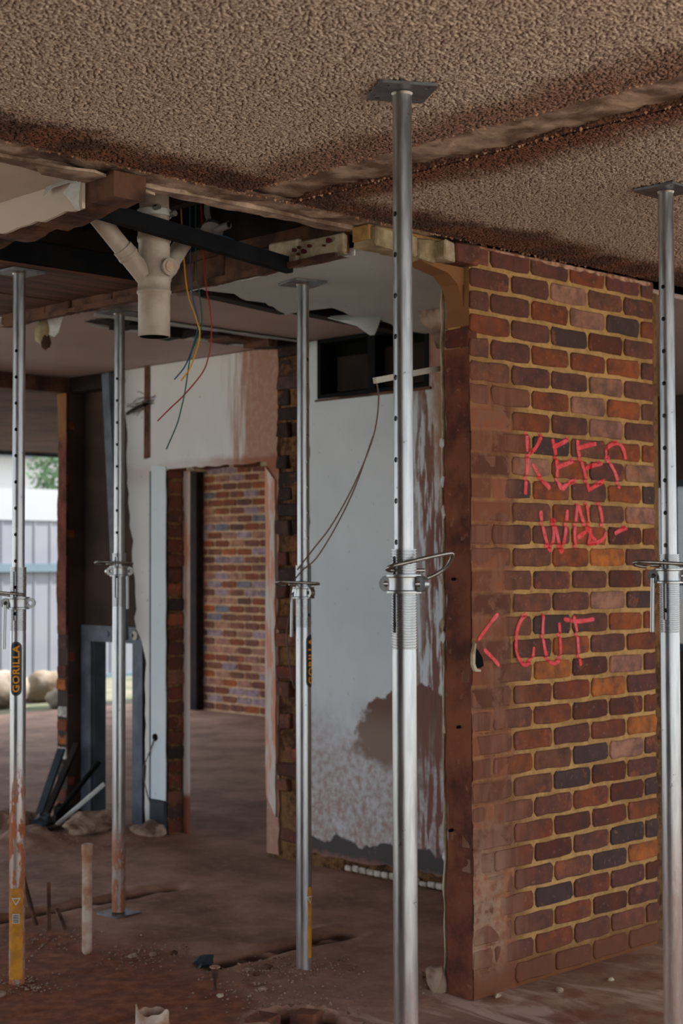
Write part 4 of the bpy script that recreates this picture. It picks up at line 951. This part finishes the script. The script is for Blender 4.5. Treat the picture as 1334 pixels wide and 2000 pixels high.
def add_brand(prop,az,zc):
    lb=link('brand_label',bisect_bend(capsule(.205,.044,.0002,.0010,M['lblack']),RO,az,zc),prop);lb['label']='black capsule label reading GORILLA in orange'
    rim=MB();
    outer=[];r=.0205;L=.197
    def cap(L,r):
        p=[]
        for k in range(9):a_=-PI/2+PI*k/8;p.append((L/2-r+r*math.cos(a_),r*math.sin(a_)))
        for k in range(9):a_=PI/2+PI*k/8;p.append((-L/2+r+r*math.cos(a_),r*math.sin(a_)))
        return p
    a_,b_=cap(.199,.0190),cap(.196,.0178);n=len(a_)
    vs=[(x,y,.0013) for x,y in a_]+[(x,y,.0013) for x,y in b_];rim.add(vs,[(i,(i+1)%n,(i+1)%n+n,i+n) for i in range(n)])
    link('label_border',bisect_bend(rim.mesh('r',M['lgrey']),RO,az,zc),lb)
    t=text_mesh('GORILLA',.034,1.12,M['lorange'],.0011)
    for v in t.vertices:v.co.z+=.0020
    # squeeze to length
    xs=[v.co.x for v in t.vertices];k=.178/(max(xs)-min(xs));c0=(max(xs)+min(xs))/2
    ys=[v.co.y for v in t.vertices];k2=.026/(max(ys)-min(ys));c1_=(max(ys)+min(ys))/2
    for v in t.vertices:v.co.x=(v.co.x-c0)*k;v.co.y=(v.co.y-c1_)*k2
    link('lettering',bisect_bend(t,RO,az,zc),lb)
def add_yellow(prop,az,z0,z1,W_,full=True):
    zc=(z0+z1)/2;L=z1-z0;rnd=random.Random(6)
    pts=[(-L/2,-W_/2)]+jag((-L/2,-W_/2),(L/2,-W_/2),.03,.001,3)[1:]+[(L/2,-W_/2),(L/2,W_/2)]+jag((L/2,W_/2),(-L/2,W_/2),.03,.003,4)[1:]+[(-L/2,W_/2)]
    lb=link('yellow_label',bisect_bend(MB().prism(pts,'z',.0002,.0009).mesh('y',M['lyellow']),RO,az,zc),prop);lb['label']='worn yellow warning label near the foot'
    # warning triangle
    cx_=L/2-.045;R_=.020;o_=[(cx_+R_*math.cos(t),R_*math.sin(t)) for t in(PI,PI+2.094,PI+4.189)];i_=[(cx_+R_*.6*math.cos(t),R_*.6*math.sin(t)) for t in(PI,PI+2.094,PI+4.189)]
    tm=MB().add([(x,y,.0014) for x,y in o_+i_],[(0,1,4,3),(1,2,5,4),(2,0,3,5)]).mesh('t',M['lwhite']);link('warning_triangle',bisect_bend(tm,RO,az,zc),lb)
    if full:
        q=MB().add([(cx_-.085,-.013,.0013),(cx_-.05,-.013,.0013),(cx_-.05,.013,.0013),(cx_-.085,.013,.0013)],[(0,1,2,3)]).mesh('w',M['lwhite']);link('small_print_box',bisect_bend(q,RO,az,zc),lb)
        ln_=MB()
        for k in range(5):
            xx=cx_-.081+k*.006;ln_.add([(xx,-.010,.0018),(xx+.003,-.010,.0018),(xx+.003,.010,.0018),(xx,.010,.0018)],[(0,1,2,3)])
        link('print_lines',bisect_bend(ln_.mesh('l',M['lblack']),RO,az,zc),lb)
# azimuth of camera as seen from a prop
def prop(x,y,top,label,hole_az,nutz,flip,platez,lug_az,rust=0,rtop=0,basez=0,lean=None,bar=True,holes_off=0,outer_h=H,brand=None,yellow=None,pinaz=-80,baserot=0,bar_side=1):
    r=empty('steel_prop',(x,y,0));tag(r,label,'steel prop','galvanised telescopic props holding up the ceiling')
    ca=math.atan2(-y,-x)                       # direction from prop to the viewer's side
    ha=ca+math.radians(hole_az)                 # left of view = positive image-left
    if lean:r.rotation_euler=lean
    dz=outer_h-H
    col=(rust,rtop,0,1)
    link('base_plate',PLATE,r,loc=(0,0,0 if baserot else -.016),rotz=math.radians(baserot))
    link('outer_tube',OUTER,r,loc=(0,0,dz),rotz=ha,color=col)
    if dz<-.001:pass
    t=link('thread',THREAD,r,loc=(0,0,dz),rotz=ha,color=col)
    link('inner_tube',INNER,r,loc=(0,0,top-.008),rotz=ha,color=(0,0,0,1))
    pt=link('top_plate',PLATE,r,loc=(0,0,top-.007),rotz=math.radians(platez))
    MB().lathe([(RI+.003,-.001),(RI+.0015,-.004),(RI,-.007)],32).build('weld_bead',M['steel_dark'],pt,smooth=60)
    # nut
    nl=link('collar_nut',COLLAR,r,loc=(0,0,nutz-hh/2),rotz=lug_az,color=(0,0,0,1))
    for l_ in LUG:link('lug',l_,nl,color=(0,0,0,1))
    if bar:link('handle_bar',BAR,nl,color=(0,0,0,1),rotz=0 if bar_side>0 else PI)
    pin=link('locking_pin',PIN[1 if flip else 0],r,loc=(0,0,nutz+hh/2+.0095),rotz=ca+math.radians(pinaz))
    if brand:add_brand(r,ca+math.radians(brand[0]),brand[1])
    if yellow:add_yellow(r,ca+math.radians(yellow[0]),yellow[1],yellow[2],yellow[3],yellow[4])
    return r
# hole_az: + means the hole turns to the viewer's right
V=lambda x,y,d:math.atan2(-y,-x)+math.radians(d)
prop(2.706,2.575,2.742,'nearest and largest steel prop, in front of the white wall, bare threads and no label',-52,1.533,True,-31,V(2.706,2.575,58),.35,.6,bar=False,outer_h=1.615,pinaz=122)
prop(4.03,2.705,2.742,'steel prop at the right edge in front of the brick wall',-27,1.54,False,2,V(4.03,2.705,80),.25,.75,bar_side=-1,outer_h=1.605)
prop(3.187,5.057,2.70,'steel prop at the left edge with orange rust and a full GORILLA label',-27,1.432,False,3,V(3.187,5.057,85),1,.88,outer_h=1.567,pinaz=-150,brand=(-14,1.185),yellow=(-8,.02,.36,.055,True),bar_side=-1)
prop(4.135,5.72,2.728,'thin far steel prop between the pipe stub and the doorway, rusty foot, base plate showing',-27,1.545,False,4,V(4.135,5.72,110),.9,.42,outer_h=1.625,baserot=5)
prop(4.06,4.405,2.686,'steel prop right of the doorway with a cable tied on',48,1.465,False,-14,V(4.06,4.405,35),.1,.2,outer_h=1.57,lean=(math.radians(-.55),math.radians(.55),0),brand=(62,1.20),yellow=(52,.06,.33,.022,False),bar_side=-1)

# ================================================================= PIPES, WIRES
def catr(*p):return cr(p,6)
ps=empty('waste_pipe',(3.198,4.223,2.36));tag(ps,'grey beige plastic waste stack with angled branches hanging from the ceiling void','pipe')
PR=.055
MB().lathe([(PR-.004,.02),(PR-.004,.0),(PR,.0),(PR,.145),(PR+.002,.147),(PR+.0045,.150),(PR+.0045,.158),(PR+.001,.162),(PR+.001,.19),(PR+.004,.194),(PR+.004,.203),(PR-.001,.208),(PR-.001,.325),(PR+.003,.33),(PR+.004,.345),(PR+.001,.35),(PR+.001,.372),(PR+.004,.376),(PR+.003,.384),(PR-.002,.39)],36).build('stack_fitting',M['pvc'],ps,smooth=45)
MB().lathe([(PR-.004,.36),(PR-.004,.70)],32).build('upper_pipe',M['pvc'],ps,smooth=45)
MB().lathe([(PR-.005,.0),(PR-.005,.08),(0.001,.08)],24).build('pipe_bore',M['dark'],ps,smooth=45)
def branch(d,name):
    d=Vector(d);n=d.normalized();b=MB()
    b.tube([n*.03+Vector((0,0,.17)),n*.14+Vector((0,0,.17))],.034,20)
    b.tube([n*.135+Vector((0,0,.17)),n*.139+Vector((0,0,.17)),n*.147+Vector((0,0,.17)),n*.150+Vector((0,0,.17))],.03,20,radii=[.034,.0375,.0375,.036])
    b.tube([n*.15+Vector((0,0,.17)),n*.175+Vector((0,0,.17))],.036,20)
    b.tube([n*.17+Vector((0,0,.17)),d+Vector((0,0,.17))],.0315,20)
    b.build(name,M['pvc'],ps,smooth=45)
branch((-.235,.03,.235),'branch_pipe');branch((.225,.12,.21),'branch_pipe')
pd=Vector((-.10,-1,.0)).normalized()
cp=MB();c0=Vector((.022,0,.235));cp.tube([c0+pd*.03,c0+pd*.062,c0+pd*.066,c0+pd*.072],.026,24,radii=[.028,.028,.030,.030]);cp.build('access_cap',M['pvc'],ps,smooth=45)
MB().tube([c0+pd*.072,c0+pd*.0745],.019,20).build('cap_disc',M['pvc_dirty'],ps,smooth=45)
cl=MB().lathe([(PR,.415),(PR+.004,.415),(PR+.004,.437),(PR,.437)],30,True);
o=cl.build('pipe_clamp',M['paper'],ps,smooth=45)
for s_ in(-1,1):
    q=Vector((.0,-.06,.428))+Vector((s_*.035,0,-s_*.006));MB().tube([q+Vector((0,.01,0)),q+Vector((0,-.012,0))],.010,12).build('clamp_bolt',M['steel_dark'],o)

jb=empty('conduit_junction',(3.60,4.40,2.815));tag(jb,'grey round conduit junction box with coloured wires hanging in the ceiling void','junction box')
j=MB().lathe([(0.001,-.012),(.040,-.012),(.042,-.009),(.042,.018),(0.001,.018)],24);j.xf(Vector((-.62,-.5,-.55)).to_track_quat('Z','Y').to_matrix().to_4x4());j.build('box_body',M['grey_plastic'],jb,smooth=40)
MB().tube([(0,-.02,.0),(.01,-.085,.01)],.014,14).build('spout',M['grey_plastic'],jb,smooth=40)
MB().tube([(0,-.085*1,.01),(.01,-.0875,.0105)],.010,12).build('spout_bore',M['dark'],jb)
MB().tube([(-.0,.01,.02),(-.0,.03,.07),(0,.03,.262)],.011,14).build('spout',M['grey_plastic'],jb,smooth=40)
MB().tube([(0,.03,0),(0,.085,.015)],.012,14).build('spout',M['grey_plastic'],jb,smooth=40)
for c,dx in(('w_blue',.012),('w_yellow',0),('w_red',-.004)):
    MB().tube(catr((0,-.02,-.02),(0,-.09,-.05+dx),(-.01,-.16,-.085+dx),(-.02,-.20,-.12+dx*.3)),.0028,6).build('wire',M[c],jb)
MB().tube(catr((0,.02,.05),(0,.025,.10),(0,.03,.16)),.003,6).build('wire',M['w_red'],jb)
MB().tube(catr((.004,.024,.05),(.004,.03,.10),(.004,.036,.16)),.003,6).build('wire',M['w_yellow'],jb)
def wire(pts,mat,label,r=.0028,name='hanging_wire'):
    o=MB().tube(cr(pts,8),r,6).build(name,M[mat]);tag(o,label,'wire');return o
wire([(3.68,4.60,3.075),(3.7,4.62,2.736),(3.7,4.60,2.62),(3.7,4.585,2.50),(3.7,4.62,2.44),(3.7,4.655,2.38),(3.69,4.675,2.25),(3.69,4.70,2.18),(3.7,4.741,2.12),(3.7,4.806,2.03)],'w_green','long green wire hanging from the ceiling void with its end lowest')
wire([(3.66,4.61,3.075),(3.68,4.63,2.73),(3.68,4.615,2.60),(3.69,4.595,2.50),(3.7,4.645,2.41),(3.7,4.69,2.345),(3.7,4.755,2.30)],'w_blue','short dark blue wire curling left beside the long green one')
wire([(3.64,4.65,3.075),(3.67,4.645,2.67),(3.68,4.60,2.53),(3.69,4.585,2.45),(3.69,4.64,2.34),(3.69,4.70,2.29)],'w_yellow','short yellow wire hanging between the green and red ones')
wire([(3.70,4.60,3.075),(3.7,4.565,2.68),(3.7,4.535,2.55),(3.7,4.527,2.45),(3.7,4.545,2.37),(3.7,4.583,2.31),(3.7,4.693,2.235),(3.7,4.78,2.19),(3.7,4.862,2.145)],'w_red','red wire hanging from the ceiling void and curving left')
# cable from white batten down to the prop
wire([(4.008,3.95,2.253),(4.06,3.99,2.18),(4.09,4.05,2.05),(4.08,4.14,1.88),(4.06,4.24,1.73),(4.05,4.33,1.64),(4.03,4.372,1.585),(4.025,4.40,1.555)],'w_brown','thin brown twin cable slung from the white batten to a prop',.0032,'slung_cable')
wire([(4.09,4.05,2.055),(4.085,4.14,1.87),(4.075,4.24,1.715),(4.06,4.33,1.60),(4.02,4.37,1.55),(4.02,4.42,1.50),(4.03,4.45,1.42)],'w_brown','second strand of brown cable tied round the prop handle',.0028,'slung_cable')
bt=tag(MB().obox((4.0,3.95,2.25),(4.39,3.90,2.335),.02,.022).build('batten',M['lwhite']),'short white batten sticking out from the end of the brick wall','batten')
# stub wires behind prop at the stub wall
wire([(5.44,5.99,1.35),(5.43,6.02,1.2),(5.44,6.0,1.0),(5.44,5.97,.92)],'w_brown','loose thin wire hanging down the toothed brick stub',.004)

# ================================================================= FLOOR OBJECTS
def onfloor(x,y):return fh(x,y)
ps2=tag(MB().lathe([(.0,.0),(.010,.002),(.017,.008),(.0205,.02),(.0205,.40),(.0225,.402),(.0225,.445),(.019,.445),(.019,.41),(0.001,.41)],24).build('pipe_stub',M['pvc_dirty'],smooth=40),'slim stained white pipe standing upright on the floor','pipe');ps2.location=(3.615,5.216,onfloor(3.615,5.216))
# cut PVC collar low in front
pc_=MB();n=28;prof=[]
vs=[];
for k,(rr) in enumerate((.052,.056)):
    for z in(0,1):
        for q in range(n):
            a_=q*2*PI/n;hgt=.075+.02*noise.noise(Vector((math.cos(a_)*1.5,math.sin(a_)*1.5,3)))+(.024*max(0,math.cos(a_-math.radians(150)))**4)
            vs.append((rr*math.cos(a_),rr*math.sin(a_),(-.02 if z==0 else hgt)))
fs=[]
for q in range(n):
    q2=(q+1)%n;fs+=[(q,q2,n+q2,n+q),(2*n+q,2*n+q2,3*n+q2,3*n+q),(n+q,n+q2,3*n+q2,3*n+q)]
pc_.add(vs,fs);o=tag(pc_.build('cut_pipe_end',M['pvc_dirty'],smooth=50),'jagged cut end of a wide plastic pipe rising from the floor at the bottom edge','pipe');o.location=(3.17,4.193,0)
MB().lathe([(.0565,.02),(.0605,.022),(.0605,.034),(.0565,.036)],28).build('pipe_rib',M['pvc_dirty'],o,smooth=50)
MB().lathe([(.001,.05),(.03,.052),(.051,.048)],20).build('packed_dirt',M['floor'],o,smooth=50)
cpp=empty('copper_pipe_end',(3.653,4.45,onfloor(3.653,4.45)));tag(cpp,'short copper coloured pipe end poking up from the rubble','pipe')
MB().tube([(0,0,-.01),(0,0,.075)],.006,12).build('riser',M['timber'],cpp);MB().tube([(0,0,.05),(0,0,.085)],.011,12).build('fitting',M['timber'],cpp);MB().lathe([(.001,.085),(.02,.086),(.02,.09),(.001,.091)],16).build('cap',M['crumb'],cpp)
pl=lump(.05,6,(1.0,.6,.5),2,.6,1.8);o=tag(pl.build('plastic_scrap',M['grey_dark'],smooth=30),'crumpled dark blue plastic scrap beside the floor groove','scrap');o.location=(3.84,4.74,.02);o.rotation_euler=(0,0,.5)
# sticks at left
for i,(p0,p1,lb) in enumerate((((3.70,5.72,.02),(3.66,5.83,.36),'taller rusty stake leaning behind the left prop'),((3.74,5.68,.0),(3.75,5.70,.20),'short dark stake upright behind the left prop'),((3.78,5.62,.01),(3.86,5.80,.05),'thin stick lying low across the stakes'))):
    tag(MB().obox(p0,p1,.016,.012).build('stake',M['timber']),lb,'stake')
# stones
rnd=random.Random(77);spots=[(3.93,4.58,.016,'w'),(3.98,4.53,.020,'t'),(3.90,4.50,.014,'t'),(4.30,3.86,.018,'y'),(4.25,3.90,.011,'w'),(4.33,3.66,.012,'y'),(3.72,5.05,.018,'w'),(3.80,5.02,.014,'w'),(3.87,4.98,.016,'t'),(3.05,4.95,.018,'w'),(4.55,3.55,.016,'w'),(4.80,3.50,.012,'y'),(3.78,4.33,.014,'w'),(3.62,4.38,.012,'y')]
lbs=['orange brown brick chip by the foot of the labelled right-hand prop','largest chip by the foot of the prop right of the doorway','small chip left of that prop foot','cream pebble left of the brick wall corner','tiny white pebble beside the wall corner','round cream pebble at the foot of the wall corner','pale chip right of the slim upright pipe','white chip in the line of rubble past the slim pipe','last chip in the line of rubble past the slim pipe','blue grey chip in front of the left prop','flat white chip lying before the brick wall','small cream chip further along the brick wall','pale chip near the pit edge','cream chip beside the copper pipe end']
for (x,y,r_,k),lb in zip(spots,lbs):
    o=tag(lump(r_,x*7+y,(1.2,.9,.7),2,.5,1.5).build('stone_chip',{'w':M['stone'],'t':M['timber'],'y':M['yellow_l']}[k],smooth=30),lb,'stone','loose chips on the floor');o.location=(x,y,onfloor(x,y)+r_*.35)
cm=MB()
for i in range(1500):
    c=rnd.choice(((3.95,4.55,.22),(3.78,4.35,.25),(4.3,3.85,.12),(3.8,5.05,.2),(3.65,5.5,.25),(4.9,7.5,.4),(3.7,4.05,.25),(3.2,5.0,.15),(4.1,4.4,.2),(5.2,7.3,.3)))
    x=rnd.gauss(c[0],c[2]*.5);y=rnd.gauss(c[1],c[2]*.5)
    if x>4.2 and 3.66<y<3.88 or x>5.44:continue
    s_=rnd.uniform(.0025,.008);z=onfloor(x,y)+s_*.4 if 2.5<x<5.9 and 2.6<y<8.3 else 0
    cm.add([(x+s_*a*rnd.uniform(.7,1.3),y+s_*b*rnd.uniform(.7,1.3),z+s_*c_) for a,b,c_ in((-1,0,0),(1,.2,0),(0,1,0),(0,-1,.1),(0,0,-.7),(0,0,.7))],[(0,3,4),(3,1,4),(1,2,4),(2,0,4),(0,5,3),(3,5,1),(1,5,2),(2,5,0)])
tag(cm.build('rubble_crumbs',M['stone']),'fine pale rubble crumbs scattered over the dirty floor','rubble',kind='stuff')
# brick pieces on the pit edge
for i,(x,y,a_,c,lb) in enumerate(((3.52,4.03,.3,'m','broken brick at the left lip of the pit, paler face'),(3.66,3.96,.5,'m','darker broken brick set in the pit edge beside it'))):
    o=chunk(-.05,.05,-.045,.045,-.08,.025,M['brick'],None,.006,'broken_brick',COL[c]);o.location=(x,y,.0);o.rotation_euler=(0,0,a_);tag(o,lb,'brick')
# pale mortar lump at wall corner
o=tag(lump(.045,11,(.7,.9,1.3),2,.5).build('mortar_lump',M['stone'],smooth=30),'grey mortar lump at the foot of the brick wall end','rubble');o.location=(4.22,3.86,.04)
# rubble pile around the steel frame
pile=[((5.16,7.38),.13,(1.3,1,.6),'stone','grey broken concrete block in the rubble heap'),((5.40,7.20),.09,(1.1,1,.6),'strip','brown concrete lump right in the rubble heap'),((4.93,7.86),.12,(1.4,.8,.7),'stone','pale sack-like lump behind the left prop'),((5.35,7.95),.09,(1,1,.9),'timber_dark','dark lump left in the rubble heap'),((4.98,7.62),.06,(1,1,.7),'grey_dark','black lump on top of the rubble heap'),((4.75,8.05),.13,(1.2,1,.7),'dark_render','dark earth lump at the far left edge')]
for i,((x,y),r_,sq,mt,lb) in enumerate(pile):
    o=tag(lump(r_,i+31,sq,3,.5,1.6).build('rubble_lump',M[mt],smooth=40),lb,'rubble','rubble heap below the dark wall');o.location=(x,y,onfloor(x,y)+r_*sq[2]*.35)
for i,(p0,p1,w_,mt,lb) in enumerate((((5.22,8.05,.03),(5.44,8.13,.42),.05,'grey_dark','upright black offcut against the brick end'),((5.12,7.70,.04),(5.36,7.56,.27),.03,'paper','pale stick slanting across the rubble heap'),((5.26,7.92,.05),(5.52,7.84,.36),.04,'dark','black pipe offcut leaning by the steel frame'),((5.22,7.97,.05),(5.48,8.02,.46),.045,'timber_dark','dark board end leaning left of the steel frame'),((4.82,7.62,.03),(5.02,7.48,.07),.04,'timber_dark','dark stick lying over the rubble heap'))):
    tag(MB().obox(p0,p1,w_,.02).build('offcut',M[mt]),lb,'offcut')
